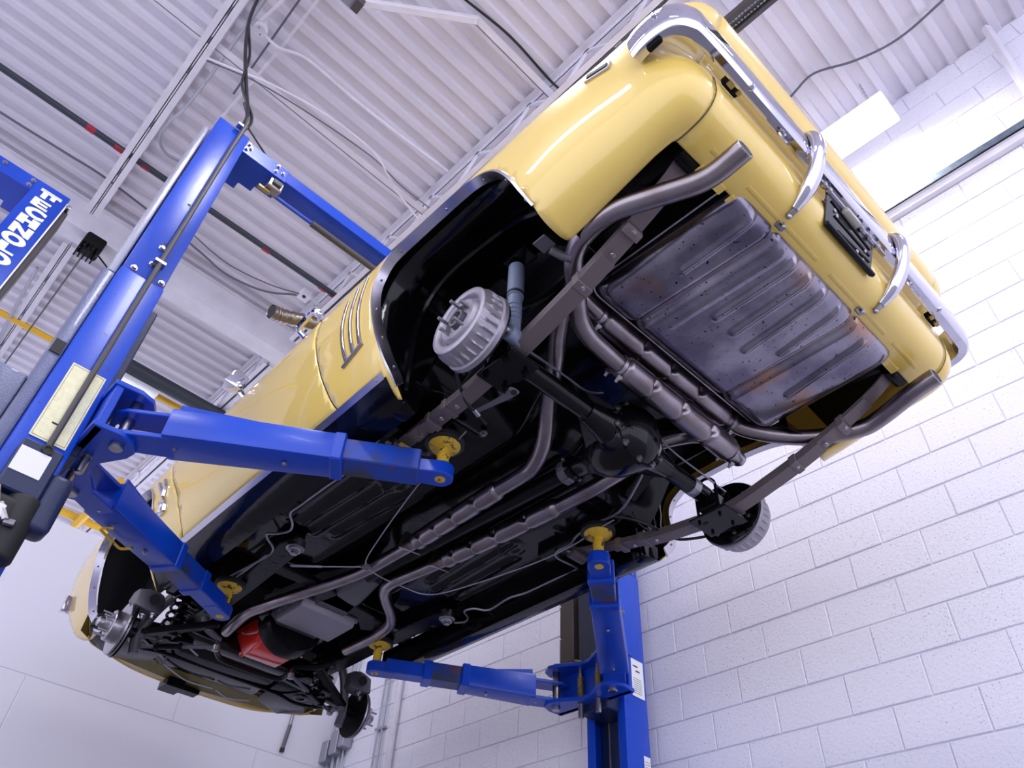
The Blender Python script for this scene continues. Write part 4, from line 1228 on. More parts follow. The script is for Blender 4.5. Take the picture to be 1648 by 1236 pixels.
# engine bay ceiling
MB().bb(-.62, .62, 2.35, 3.5, .42, .44).build('engine_bay_top', 'flat_black', car)
for sx in (-1, 1):
    # rear wheelhouse: arch and inner wall
    pts = catm([(y * 1.05 + .0, z + .03 if z > .3 else z, 0) for y, z in (ARCH_R if sx < 0 else ARCH_RR)], 3)
    m = MB()
    rings = []
    for xx, sc in ((-.925, 1.0), (-.78, 1.02), (-.62, 1.0), (-.545, .93)):
        rings.append([(xx if abs(xx) < .9 else side_pt(p.x, s_of(p.x, min(p.y, .60))).x + .045, p.x * sc, min(.60, .2 + (p.y - .2) * sc)) for p in pts if p.y > .04])
    m.loft(rings, False, False)
    r = rings[-1]
    m.add(r + [(-.545, r[-1][1], .2), (-.545, r[0][1], .2)], [tuple(range(len(r) + 2))])
    wh = (m if sx < 0 else m.mirror()).build('wheelhouse', 'black', car, smooth=50, solid=.003)
    # welded flange ridge inside the arch
    rp = catm([(-.70, -.36, .36), (-.70, -.27, .47), (-.71, -.12, .535), (-.72, .08, .55), (-.735, .24, .52), (-.745, .34, .43), (-.75, .385, .30), (-.75, .39, .16), (-.74, .40, .02), (-.72, .43, -.05)], 5)
    m = MB().tube(rp, .012, 6, True, lambda u, a: 1 + .16 * math.sin(u * 90))
    (m if sx < 0 else m.mirror()).build('weld_flange', 'black', wh)
    m = MB()   # lower front corner bracket of the wheelhouse
    m.loft([[(-.735, .40, -.09), (-.66, .43, -.09), (-.66, .50, -.09), (-.72, .50, -.09)], [(-.75, .41, .20), (-.60, .44, .20), (-.60, .52, .20), (-.75, .50, .20)], [(-.75, .43, .32), (-.56, .44, .36), (-.56, .55, .36), (-.75, .50, .32)]])
    (m if sx < 0 else m.mirror()).build('wheelhouse_foot', 'black', wh, bevel=.012, seg=2)
    # front wheelhouse
    pts = catm([(y, z, 0) for y, z in ARCH_F], 3)
    m = MB(); rings = []
    for xx, sc in ((-.90, 1.0), (-.70, 1.03), (-.58, 1.0)):
        rings.append([(xx if xx > -.9 else side_pt(p.x, s_of(p.x, p.y)).x + .05, 2.9 + (p.x - 2.9) * sc, .2 + (p.y - .2) * sc) for p in pts if p.y > (.12 if p.x < 2.9 else .0)])
    m.loft(rings, False, False)
    r = rings[-1]
    m.add([q for q in r if q[2] > .12], [tuple(range(len([q for q in r if q[2] > .12])))])
    fwh = (m if sx < 0 else m.mirror()).build('wheelhouse', 'flat_black', car, smooth=50, solid=.003)
    m = MB().prism([(-.82, 3.34, -.06), (-.82, 3.34, .10), (-.74, 3.47, .12), (-.66, 3.52, .02), (-.68, 3.50, -.05)], (.01, .004, 0))
    (m if sx < 0 else m.mirror()).build('fender_apron', 'olive', fwh)
    # rear frame rails
    m = MB(); sec = lambda x, y, z: [(x - .04, y, z - .03), (x + .04, y, z - .03), (x + .04, y, z + .07), (x - .04, y, z + .07)]
    m.loft([sec(-.50, .92, .045), sec(-.50, .70, .045), sec(-.49, .45, .06), sec(-.49, .25, .20), sec(-.50, .0, .27), sec(-.52, -.25, .27), sec(-.57, -.45, .25), sec(-.60, -.88, .24)])
    (m if sx < 0 else m.mirror()).build('frame_rail', 'satin', car, bevel=.006)
    # front subframe rails with rear bushing
    m = MB(); sec = lambda x, y, z, w, h: [(x - w, y, z), (x + w, y, z), (x + w, y, z + h), (x - w, y, z + h)]
    m.loft([sec(-.425 - .07 * 0, 1.66, -.005, .030, .05), sec(-.425, 1.74, -.005, .060, .06), sec(-.405, 1.95, -.005, .055, .08), sec(-.385, 2.25, -.01, .05, .09), sec(-.38, 2.6, -.02, .05, .10), sec(-.38, 3.1, .0, .05, .10), sec(-.40, 3.4, .03, .05, .08)])
    m = m if sx < 0 else m.mirror()
    if sx > 0: m.v = [(x + .12, y, z) for x, y, z in m.v]
    rail = m.build('subframe_rail', 'satin', car, bevel=.006)
    bx = -.415 if sx < 0 else .545
    MB().lathe((bx, 1.70, -.05), (0, 0, 1), [(0, .010), (.002, .018), (.014, .018), (.015, .030), (.020, .034), (.028, .034), (.030, .045), (.07, .045)], 18).build('bushing', 'steel', rail)
    m = MB()
    for y in (1.84, 1.93, 2.02, 2.12): m.lathe((bx + .015, y, -.006), (0, 0, -1), [(0, .014), (.0006, .014), (.0008, 0)], 12)
    m.each('hole', 'ink', rail)

# fuel tank with pressed ribs
TB = [(-.375, -.88, -.36, -.60, .020, .013), (-.13, -.88, -.12, -.56, .020, .013), (-.04, -.88, -.02, -.56, .020, .013), (.05, -.88, .08, -.54, .020, .013), (.15, -.88, .18, -.62, .016, .010), (.34, -.86, .38, -.52, .020, .013), (-.19, -.88, -.19, -.42, .012, .006)]


def tank_pt(u, v):
    x = -.47 + 1.0 * v; y = -.905 + .60 * u
    sk = .03 * u
    e = min(v, 1 - v) * 1.0; e2 = min(u, 1 - u) * .60
    def rise(d, r): return 0 if d > r else r * .9 * (1 - math.sqrt(max(0, 1 - ((r - d) / r) ** 2)))
    z = .112 + rise(e, .085) + rise(e2, .065) + .012 * u
    for xs in (-.265, .235):      # strap channels
        d = abs(x - xs)
        if d < .030: z += .026 * (0.5 + 0.5 * math.cos(PI * d / .030))
    z -= bump_h(x, y, TB)
    return (x + sk * (2 * v - .6), y, z)


tank = MB().grid(90, 150, tank_pt).build('fuel_tank', 'tank', car, smooth=60)
m = MB(); m.loft([[(-.475, -.91, .18), (.54, -.91, .18), (.575, -.30, .19), (-.485, -.30, .19)], [(-.475, -.91, .30), (.54, -.91, .30), (.575, -.30, .30), (-.485, -.30, .30)]], True, False)
m.build('tank_side', 'tank', tank)
m = MB(); m.tube(rounded([(-.49, -.92, .178), (.548, -.92, .178), (.585, -.29, .185), (-.495, -.29, .185), (-.49, -.915, .178)], .07, 6), .004, 6)
m.build('tank_seam', 'steel', tank)
for xs in (-.265, .235):
    m = MB(); pth = [(xs, -.935, .20), (xs, -.915, .15)] + [(xs, -.895 + .58 * k / 14, tank_pt((.01 + .58 * k / 14) / .60, (xs + .47))[2] - .003) for k in range(15)] + [(xs + .02, -.29, .21)]
    m.sweep(pth, [(-.015, -.001), (.015, -.001), (.015, .001), (-.015, .001)], up=(1, 0, 0)) if False else None
    rr = []
    for p in pth: rr.append([(p[0] - .015, p[1], p[2]), (p[0] + .015, p[1], p[2]), (p[0] + .015, p[1], p[2] + .002), (p[0] - .015, p[1], p[2] + .002)])
    m.loft(rr)
    st = m.build('tank_strap', 'exhaust', tank)
    m = MB(); m.lathe((xs, -.925, .135), (0, -.3, 1), [(0, .009), (.01, .009), (.011, .005), (.05, .005)], 8); m.bb(xs - .02, xs + .02, -.93, -.91, .15, .17)
    m.build('strap_bolt', 'steel', st, bevel=.001)

# leaf springs
SPX = [.86, .68, .45, .2, 0, -.3, -.55, -.75, -.835]
def leaf_path(sx, y0, y1, dz, n=26):
    ys = [-.835, -.75, -.55, -.3, 0, .2, .45, .70]
    xs = [.645, .64, .632, .625, .612, .588, .555, .527]; zs = [.165, .115, .035, -.045, -.098, -.088, -.055, -.028]
    if sx > 0: zs = [.165, .105, .02, -.06, -.118, -.115, -.09, -.05]
    return [Vector((sx * herm(ys, xs, y), y, herm(ys, zs, y) + dz)) for y in [y0 + (y1 - y0) * k / n for k in range(n + 1)]]


for sx in (-1, 1):
    root = None
    for k, (y0, y1) in enumerate(((-.50, .34), (-.62, .52), (-.72, .62), (-.83, .70))):
        rings = []
        for p in leaf_path(sx, y0, y1, .0095 * k):
            rings.append([p + Vector((-.032, 0, 0)), p + Vector((.032, 0, 0)), p + Vector((.032, 0, .0075)), p + Vector((-.032, 0, .0075))])
        m = MB().loft(rings)
        if k == 0: root = m.build('leaf_spring', 'spring', car, smooth=30)
        else: m.build('leaf', 'spring', root, smooth=30)
    for y in (-.62, -.40, .33, .45):
        p = leaf_path(sx, y, y + .03, -.004, 1)
        m = MB().loft([[q + Vector((-.036, 0, 0)), q + Vector((.036, 0, 0)), q + Vector((.036, 0, .046)), q + Vector((-.036, 0, .046))] for q in p])
        m.build('spring_clip', 'spring', root, bevel=.002)
    m = MB()
    for y in (-.61, -.52, -.385, .29, .40, .55):
        p = leaf_path(sx, y, y + .01, 0, 1)[0]; m.lathe(p + Vector((0, 0, -.001)), (0, 0, -1), [(0, .010), (.003, .009), (.006, .004)], 10)
    m.each('rivet', 'steel', root)
    p = leaf_path(sx, .70, .71, 0, 1)[0]
    m = MB().tube([p + Vector((-.045, .02, .02)), p + Vector((.045, .02, .02))], .028, 14); m.build('spring_eye', 'spring', root)
    m = MB(); m.bolt(p + Vector((sx * -.0 - .05, .02, .02)), (-1, 0, 0), .012, .02); m.build('eye_bolt', 'steel', root)
    if sx < 0:
        q = leaf_path(sx, .655, .68, -.002, 1)
        MB().loft([[r_ + Vector((-.033, 0, -.001)), r_ + Vector((.033, 0, -.001)), r_ + Vector((.033, 0, 0.002)), r_ + Vector((-.033, 0, .002))] for r_ in q]).build('paint_mark', 'gas_yellow', root)
    # rear shackle
    m = MB(); x = sx * .645
    m.tube([(x - .05, -.845, .185), (x + .05, -.845, .185)], .030, 14); m.tube([(x - .05, -.865, .265), (x + .05, -.865, .265)], .028, 14)
    m.bb(x - .052, x - .045, -.88, -.83, .17, .28); m.bb(x + .045, x + .052, -.88, -.83, .17, .28)
    m.build('shackle', 'satin', root)
    # frame rail end bracket
    m = MB().loft([[(x - .05, -.87, .23), (x + .05, -.87, .23), (x + .05, -.87, .31), (x - .05, -.87, .31)], [(x - .05, -.50, .25), (x + .05, -.50, .25), (x + .05, -.50, .31), (x - .05, -.50, .31)]])
    m.build('shackle_rail', 'satin', root, bevel=.01)

# rear axle
axle = MB().tube([(-.74, 0, -.03), (.74, 0, -.03)], .038, 18).build('rear_axle', 'black', car)
DX = .045
dh = MB().tube(catm([(DX, .26, -.02), (DX, .18, -.022), (DX, .10, -.028), (DX, .02, -.03), (DX, -.05, -.03)], 4), [.045, .048, .052, .06, .07, .082, .095, .105, .115, .122, .127, .13, .132, .132, .132, .130, .128][:17], 22).build('differential', 'black', axle, smooth=60)
MB().lathe((DX, -.045, -.03), (0, -1, 0), [(0, .140), (.012, .140), (.0121, .125), (.03, .118), (.055, .098), (.075, .065), (.085, .03), (.086, 0)], 26, fn=lambda t, r, a: r * (1 + .05 * math.cos(2 * a))).build('differential_cover', 'black', axle, smooth=50)
m = MB()
for k in range(10):
    a = 2 * PI * k / 10 + .2; m.bolt((DX + .131 * math.cos(a), -.058, -.03 + .131 * math.sin(a)), (0, -1, 0), .010, .014)
m.each('cover_bolt', 'steel', axle)
m = MB()
for sx in (-1, 1):
    m.tube([(DX + sx * .10, 0, -.03), (DX + sx * .16, 0, -.03), (DX + sx * .24, 0, -.03)], [.075, .058, .044], 18)
    for k in range(6): m.tube([(DX + sx * (.17 + .011 * k), 0, -.03), (DX + sx * (.176 + .011 * k), 0, -.03)], .053 - .002 * k, 14)
m.each('axle_boss', 'black', axle)
m = MB()
for sx in (-1, 1): m.prism([(DX + sx * .08, -.01, -.10), (DX + sx * .30, -.01, -.065), (DX + sx * .08, .14, -.055)], (0, 0, .01))
m.each('gusset', 'black', axle)
MB().tube([(DX, .18, -.02), (DX, .27, -.018), (DX, .275, -.018), (DX, .30, -.017)], [.040, .040, .052, .052], 20).build('pinion_neck', 'black', axle, smooth=40)
MB().tube([(.435, 0, -.03), (.475, 0, -.03)], .0395, 18).build('chalk_band', 'line', axle)
for sx in (-1, 1):
    # spring seat plate, u-bolts
    x = sx * .60
    w_ = .062 if sx < 0 else .078; zp = -.122 if sx < 0 else -.138
    pl = MB().prism([(x - w_, .082, zp), (x + w_, .082, zp), (x + w_ + .004, -.10, zp), (x - w_ - .004, -.10, zp)], (0, 0, .012)).build('spring_plate', 'black', axle, bevel=.003)
    m = MB()
    for dx in (-.045, .045):
        for y in (-.05, .05): m.tube([(x + dx, y, -.150), (x + dx, y, .012)], .0065, 8); m.bolt((x + dx, y, -.122), (0, 0, -1), .010, .014)
        m.tube([(x + dx, .05 * math.cos(a), .010 + .05 * math.sin(a)) for a in [k * PI / 8 for k in range(9)]], .0065, 8)
    m.each('u_bolt', 'satin', pl)
    MB().bb(x - .05, x + .05, -.05, .05, -.085, -.025).build('spring_seat', 'black', pl, bevel=.006)

# brake drums
DRUM = [(0, 0.0), (0, .028), (.002, .030), (.010, .030), (.011, .055), (-.004, .058), (-.004, .080), (.004, .088), (.016, .094), (.018, .100), (.003, .104), (-.002, .110), (-.002, .128), (.002, .134), (.020, .138), (.055, .139), (.075, .142), (.080, .150), (.094, .152), (.098, .150), (.0985, .12)]
for sx in (-1, 1):
    fn = lambda t, r, a: r * (1 + (.055 * max(0, math.cos(a * 30)) ** 4 if .02 < t < .074 and r > .13 else 0))
    prof = []
    for i, (t, r) in enumerate(DRUM):
        prof.append((t, max(r, .0005)))
        if abs(t - .020) < 1e-6: prof += [(.0325, .138), (.045, .1388)]
        if abs(t - .055) < 1e-6: prof += [(.065, .140)]
    dr = MB().lathe((sx * .825, 0, -.03), (-sx, 0, 0), prof, 180, True, fn).build('brake_drum', 'drum', car, smooth=40)
    m = MB()
    for k in range(5):
        a = 2 * PI * k / 5 + .35; m.tube([(sx * .815, .060 * math.cos(a), -.03 + .060 * math.sin(a)), (sx * .868, .060 * math.cos(a), -.03 + .060 * math.sin(a))], .0065, 8)
    m.each('wheel_stud', 'steel', dr)
    MB().lathe((sx * .818, 0, -.03), (sx, 0, 0), [(0, .036), (.020, .034), (.0205, .026), (.004, .024), (.0041, 0)], 22).build('hub', 'castgrey', dr)
    MB().lathe((sx * .725, 0, -.03), (-sx, 0, 0), [(0, .146), (.008, .146), (.014, .13), (.015, .09), (.03, .08), (.032, .045)], 36).build('backing_plate', 'black', dr)
    m = MB()
    for a in (.4, 1.5, 2.6, 3.7, 4.6, 5.4): m.bolt((sx * .712, .105 * math.cos(a), -.03 + .105 * math.sin(a)), (-sx, 0, 0), .008, .012)
    m.each('plate_bolt', 'steel', dr)

# left shock absorber
sh = MB().tube([(-.655, -.088, -.045), (-.652, -.085, .165)], .027, 18).build('shock_absorber', 'shock', car)
MB().tube([(-.652, -.085, .16), (-.648, -.078, .345)], .031, 18).build('dust_sleeve', 'shock', sh)
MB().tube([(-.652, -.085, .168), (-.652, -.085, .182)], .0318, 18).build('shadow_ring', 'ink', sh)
m = MB()
for k in range(4): m.tube([(-.6545, -.087, .03 + k * .024), (-.6545, -.087, .042 + k * .024)], [.0285, .0275], 18)
m.each('ring', 'shock', sh)
m = MB().tube([(-.69, -.105, -.060), (-.62, -.095, -.060)], .030, 16); m.build('lower_eye', 'shock', sh)
m = MB().tube([(-.60, -.095, -.060), (-.72, -.11, -.060)], .013, 10); m.build('eye_bolt', 'steel', sh)
MB().prism([(-.62, .0, .362), (-.69, .0, .362), (-.69, -.16, .362), (-.62, -.16, .362)], (0, 0, .01)).build('upper_mount', 'black', sh)

# exhaust system
EX = MB()
Lp = [(-.215, 2.76, -.03), (-.245, 2.47, -.03), (-.225, 2.33, -.03), (-.178, 2.108, -.03), (-.105, 1.80, -.03), (-.072, 1.60, -.03), (-.064, 1.341, -.03), (-.062, 1.20, -.03)]
def res(u, a): return 1
fp = MB().tube(catm(Lp, 7), .031, 16).build('front_exhaust_pipe', 'exhaust', car)
Rp = [(.386, 2.43, -.03), (.390, 2.25, -.03), (.388, 2.11, -.03), (.36, 1.97, -.03), (.295, 1.87, -.03), (.19, 1.77, -.03), (.115, 1.68, -.03), (.092, 1.58, -.03), (.115, 1.40, -.03), (.135, 1.22, -.03)]
MB().tube(catm(Rp, 7), .031, 16).build('front_exhaust_pipe', 'exhaust', car)


def dented(path, r, dents, n=24, neck=.03):
    """resonator with pinched seams: dents = list of (u, [angles])"""
    P = catm(path, 110)
    def fn(u, a):
        k = 1.0
        e = min(u, 1 - u) / neck
        if e < 1: k = .72 + .28 * math.sin(e * PI / 2)
        for u0, angs in dents:
            g = math.exp(-((u - u0) / .010) ** 2)
            k *= 1 - .07 * g
            for a0 in angs:
                d = (a - a0 + PI) % (2 * PI) - PI
                k *= 1 - .42 * math.exp(-((u - u0) / .020) ** 2) * math.exp(-(d / .38) ** 2)
        return k
    return MB().tube(P, r, n, True, fn)


for xx, x2, lab in ((-.062, -.080, 0), (.135, .182, 1)):
    pts = [(xx, 1.20, -.03), (xx + (x2 - xx) * .5, .92, -.03), (x2, .60, -.03)] if not lab else [(xx, 1.22, -.03), (xx + (x2 - xx) * .5, .90, -.03), (x2, .50, -.03)]
    rs = dented(pts, .044, [(u, (PI * .52, PI * 1.28)) for u in (.12, .32, .54, .78)], neck=.04).build('resonator', 'exhaust', car, smooth=50)
    y = pts[0][1] + .035
    MB().prism([(pts[0][0] - .062, y, -.07), (pts[0][0] + .062, y, -.055), (pts[0][0] + .062, y, -.01), (pts[0][0] + .04, y, .03), (pts[0][0] - .04, y, .03), (pts[0][0] - .065, y, -.04)], (0, .010, 0)).build('flange', 'exhaust', rs, bevel=.002)
# left pipe rising over the axle to the upper muffler
MB().tube(catm([(-.080, .62, -.03), (-.078, .48, -.028), (-.085, .40, -.025), (-.135, .29, -.015), (-.20, .20, .01), (-.27, .12, .05), (-.36, .0, .115), (-.44, -.10, .165), (-.50, -.19, .18), (-.49, -.24, .18), (-.42, -.245, .175), (-.36, -.24, .172)], 7), .034, 16).build('over_axle_pipe', 'exhaust', car)
MB().tube(catm([(.182, .52, -.03), (.186, .32, -.03), (.20, .15, -.005), (.23, .08, .06), (.29, .02, .12), (.34, -.06, .135), (.36, -.13, .115), (.37, -.17, .08)], 7), .034, 16).build('over_axle_pipe', 'exhaust', car)
mf = dented([(-.215, -.20, .05), (.1, -.20, .05), (.455, -.20, .05)], .052, [(u, (PI * .62, PI * 1.32)) for u in (.24, .51, .77)]).build('lower_muffler', 'exhaust', car, smooth=50)
mu = dented([(-.36, -.238, .172), (0, -.238, .172), (.40, -.238, .172)], .048, [(u, (PI * .62, PI * 1.32)) for u in (.3, .52, .74)]).build('upper_muffler', 'exhaust', car, smooth=50)
def clamp(p, d, r, parent, leg):
    d = Vector(d).normalized()
    m = MB().tube([Vector(p) - d * .008, Vector(p) + d * .008], r + .006, 18)
    lg = Vector(leg).normalized(); sd = d.cross(lg)
    m.beam(Vector(p) + lg * (r + .002) - sd * (r + .012), Vector(p) + lg * (r + .002) + sd * (r + .012), .022, .012, up=tuple(lg))
    for s in (-1, 1): m.bolt(Vector(p) + lg * (r + .008) + sd * s * (r + .004), tuple(lg), .007, .018)
    m.build('clamp', 'steel', parent, bevel=.001)


clamp((-.225, -.20, .05), (1, 0, 0), .036, mf, (0, .8, -.6))
clamp((.465, -.20, .05), (1, 0, 0), .036, mf, (0, .8, -.6))
clamp((-.375, -.24, .172), (1, 0, 0), .034, mu, (0, .8, -.6))
clamp((.43, -.24, .17), (1, 0, 0), .034, mu, (0, .8, -.6))
MB().tube([(.46, -.20, .05), (.50, -.20, .047), (.53, -.195, .045), (.545, -.19, .045)], [.033, .033, .030, .018], 16).build('elbow_stub', 'steel', mf)
tl = [(-.225, -.20, .05), (-.30, -.207, .05), (-.40, -.215, .05), (-.48, -.235, .05), (-.56, -.285, .052), (-.645, -.36, .055), (-.705, -.43, .06), (-.735, -.50, .062), (-.742, -.58, .060), (-.715, -.68, .055), (-.675, -.76, .05), (-.64, -.83, .045), (-.625, -.88, .048), (-.626, -.95, .052), (-.63, -1.015, .055)]
tl = [(-.225, -.20, .05), (-.45, -.212, .058), (-.692, -.40, .118), (-.722, -.58, .105), (-.626, -.885, .048), (-.630, -1.015, .055)]
tp = MB().tube(rounded(tl, .085, 8), .034, 18, True).build('tailpipe', 'exhaust', car)
MB().lathe((-.6302, -1.0155, .055), (-.05, -1, .04), [(0, .030), (.0008, .030), (.0009, 0)], 18).build('tip_bore', 'ink', tp)
MB().lathe((-.630, -1.013, .055), (-.05, -1, .04), [(0, .034), (.005, .034), (.0052, .0285), (.001, .0285)], 18, False).build('tip_rim', 'steel', tp)
tr_ = [(.40, -.238, .172), (.48, -.245, .17), (.54, -.29, .15), (.60, -.38, .11), (.65, -.47, .085), (.695, -.56, .08), (.725, -.65, .078), (.715, -.72, .078), (.69, -.80, .078), (.668, -.86, .078), (.648, -.93, .078), (.642, -.975, .08)]
tp = MB().tube(catm(tr_, 6), .034, 18, True).build('tailpipe', 'exhaust', car)
MB().lathe((.6418, -.9755, .08), (-.1, -1, .04), [(0, .030), (.0008, .030), (.0009, 0)], 18).build('tip_bore', 'ink', tp)
MB().lathe((.642, -.973, .08), (-.1, -1, .04), [(0, .034), (.005, .034), (.0052, .0285), (.001, .0285)], 18, False).build('tip_rim', 'steel', tp)
# hanger bracket on the left tailpipe
hg = MB(); hg.prism([(-.795, -.375, .115), (-.74, -.375, .115), (-.74, -.32, .115), (-.795, -.32, .115)], (0, 0, .006)); hg.tube([(-.74, -.35, .112), (-.70, -.365, .10), (-.675, -.39, .085)], .016, 8)
hg.build('pipe_hanger', 'castgrey', car, bevel=.002)

# driveshaft
ds = MB().tube([(.045, .335, -.015), (.03, 1.72, .03)], .036, 18).build('driveshaft', 'satin', car)
m = MB(); m.tube([(.045, .30, -.017), (.045, .345, -.015)], [.046, .05], 18); m.beam((-.012, .315, -.016), (.102, .315, -.016), .028, .034); m.bb(.028, .062, .295, .335, -.075, .045)
m.build('universal_joint', 'castgrey', ds, bevel=.004)
m = MB()
for x in (-.005, .095):
    for z in (-.04, .01): m.bolt((x, .30, z), (0, -1, -.2), .007, .012)
m.each('joint_bolt', 'steel', ds)

# transmission, cross member, pans
tx = MB().loft([[(x * w, y, z0 + (z1 - z0) * k) for x, k in ((-1, .2), (-.7, 0), (.7, 0), (1, .2), (1, 1), (-1, 1))] for y, w, z0, z1 in ((1.70, .05, .0, .09), (1.85, .075, -.02, .11), (2.05, .12, -.02, .14), (2.42, .16, -.03, .16), (2.50, .21, -.05, .18))])
tx.v = [(x + .05, y, z) for x, y, z in tx.v]
txo = tx.build('transmission', 'castgrey', car, smooth=30)
MB().loft([[(-.115 + .0 * y, y, z) if s < 0 else (.225, y, z) for s, z in ((-1, .0), (-1, z0), (1, z0), (1, .0))] for y, z0 in ((2.10, -.012), (2.115, -.055), (2.365, -.060), (2.385, -.012))]).build('transmission_pan', 'panmetal', txo, bevel=.008, seg=2)
m = MB(); m.bb(-.135, .245, 2.09, 2.405, -.012, -.004); m.build('pan_flange', 'castgrey', txo)
m = MB()
for k in range(5):
    for x in (-.128, .238): m.bolt((x, 2.12 + k * .065, -.012), (0, 0, -1), .007, .008)
m.each('pan_bolt', 'steel', txo)
MB().prism([(-.16, 1.97, -.02), (-.05, 2.06, -.02), (.20, 2.06, -.02), (.30, 2.17, -.02), (.36, 2.12, -.02), (.27, 1.98, -.02), (.06, 1.95, -.02), (-.10, 1.90, -.02)], (0, 0, .035)).build('crossmember', 'satin', car, bevel=.006)
MB().prism([(-.36, 1.93, .0), (-.36, 2.02, .0), (-.14, 1.98, -.02), (-.10, 1.91, -.02)], (0, 0, .035)).build('crossmember', 'satin', car, bevel=.006)
MB().prism([(.28, 2.0, -.02), (.32, 2.15, -.02), (.50, 2.12, .0), (.50, 2.03, .0)], (0, 0, .035)).build('crossmember', 'satin', car, bevel=.006)
# torque converter cover and oil pan
MB().lathe((.045, 2.44, .03), (0, 1, 0), [(0, .10), (.0, .17), (.03, .185), (.10, .19), (.115, .175), (.115, .0005)], 30).build('converter_cover', 'satin', car, smooth=40)
op = MB().loft([[(x, y, z) for x, z in ((-w1 + .045, .04), (-w2 + .045, z0 + .03), (-w2 + .065, z0), (w2 + .025, z0), (w2 + .045, z0 + .03), (w1 + .045, .04))] for y, w1, w2, z0 in ((2.56, .13, .11, -.05), (2.60, .135, .125, -.10), (2.63, .135, .125, -.112), (2.79, .135, .125, -.112), (2.83, .135, .12, -.09), (2.88, .135, .12, -.02), (3.05, .135, .12, .0))])
opo = op.build('oil_pan', 'red', car, bevel=.012, seg=3, smooth=50)
MB().tube([(-.06, 2.79, -.085), (-.06, 2.83, -.088)], .016, 12).build('drain_plug', 'red', opo)
MB().bb(-.04, .18, 2.80, 3.1, .02, .36).build('engine_block', 'red', car, bevel=.02)

MB().bb(-.33, .43, 2.46, 3.12, .13, .41).build('engine_bay_filler', 'flat_black', car, bevel=.03, seg=2)  # dark filler box, added to stop bright background showing through the bay
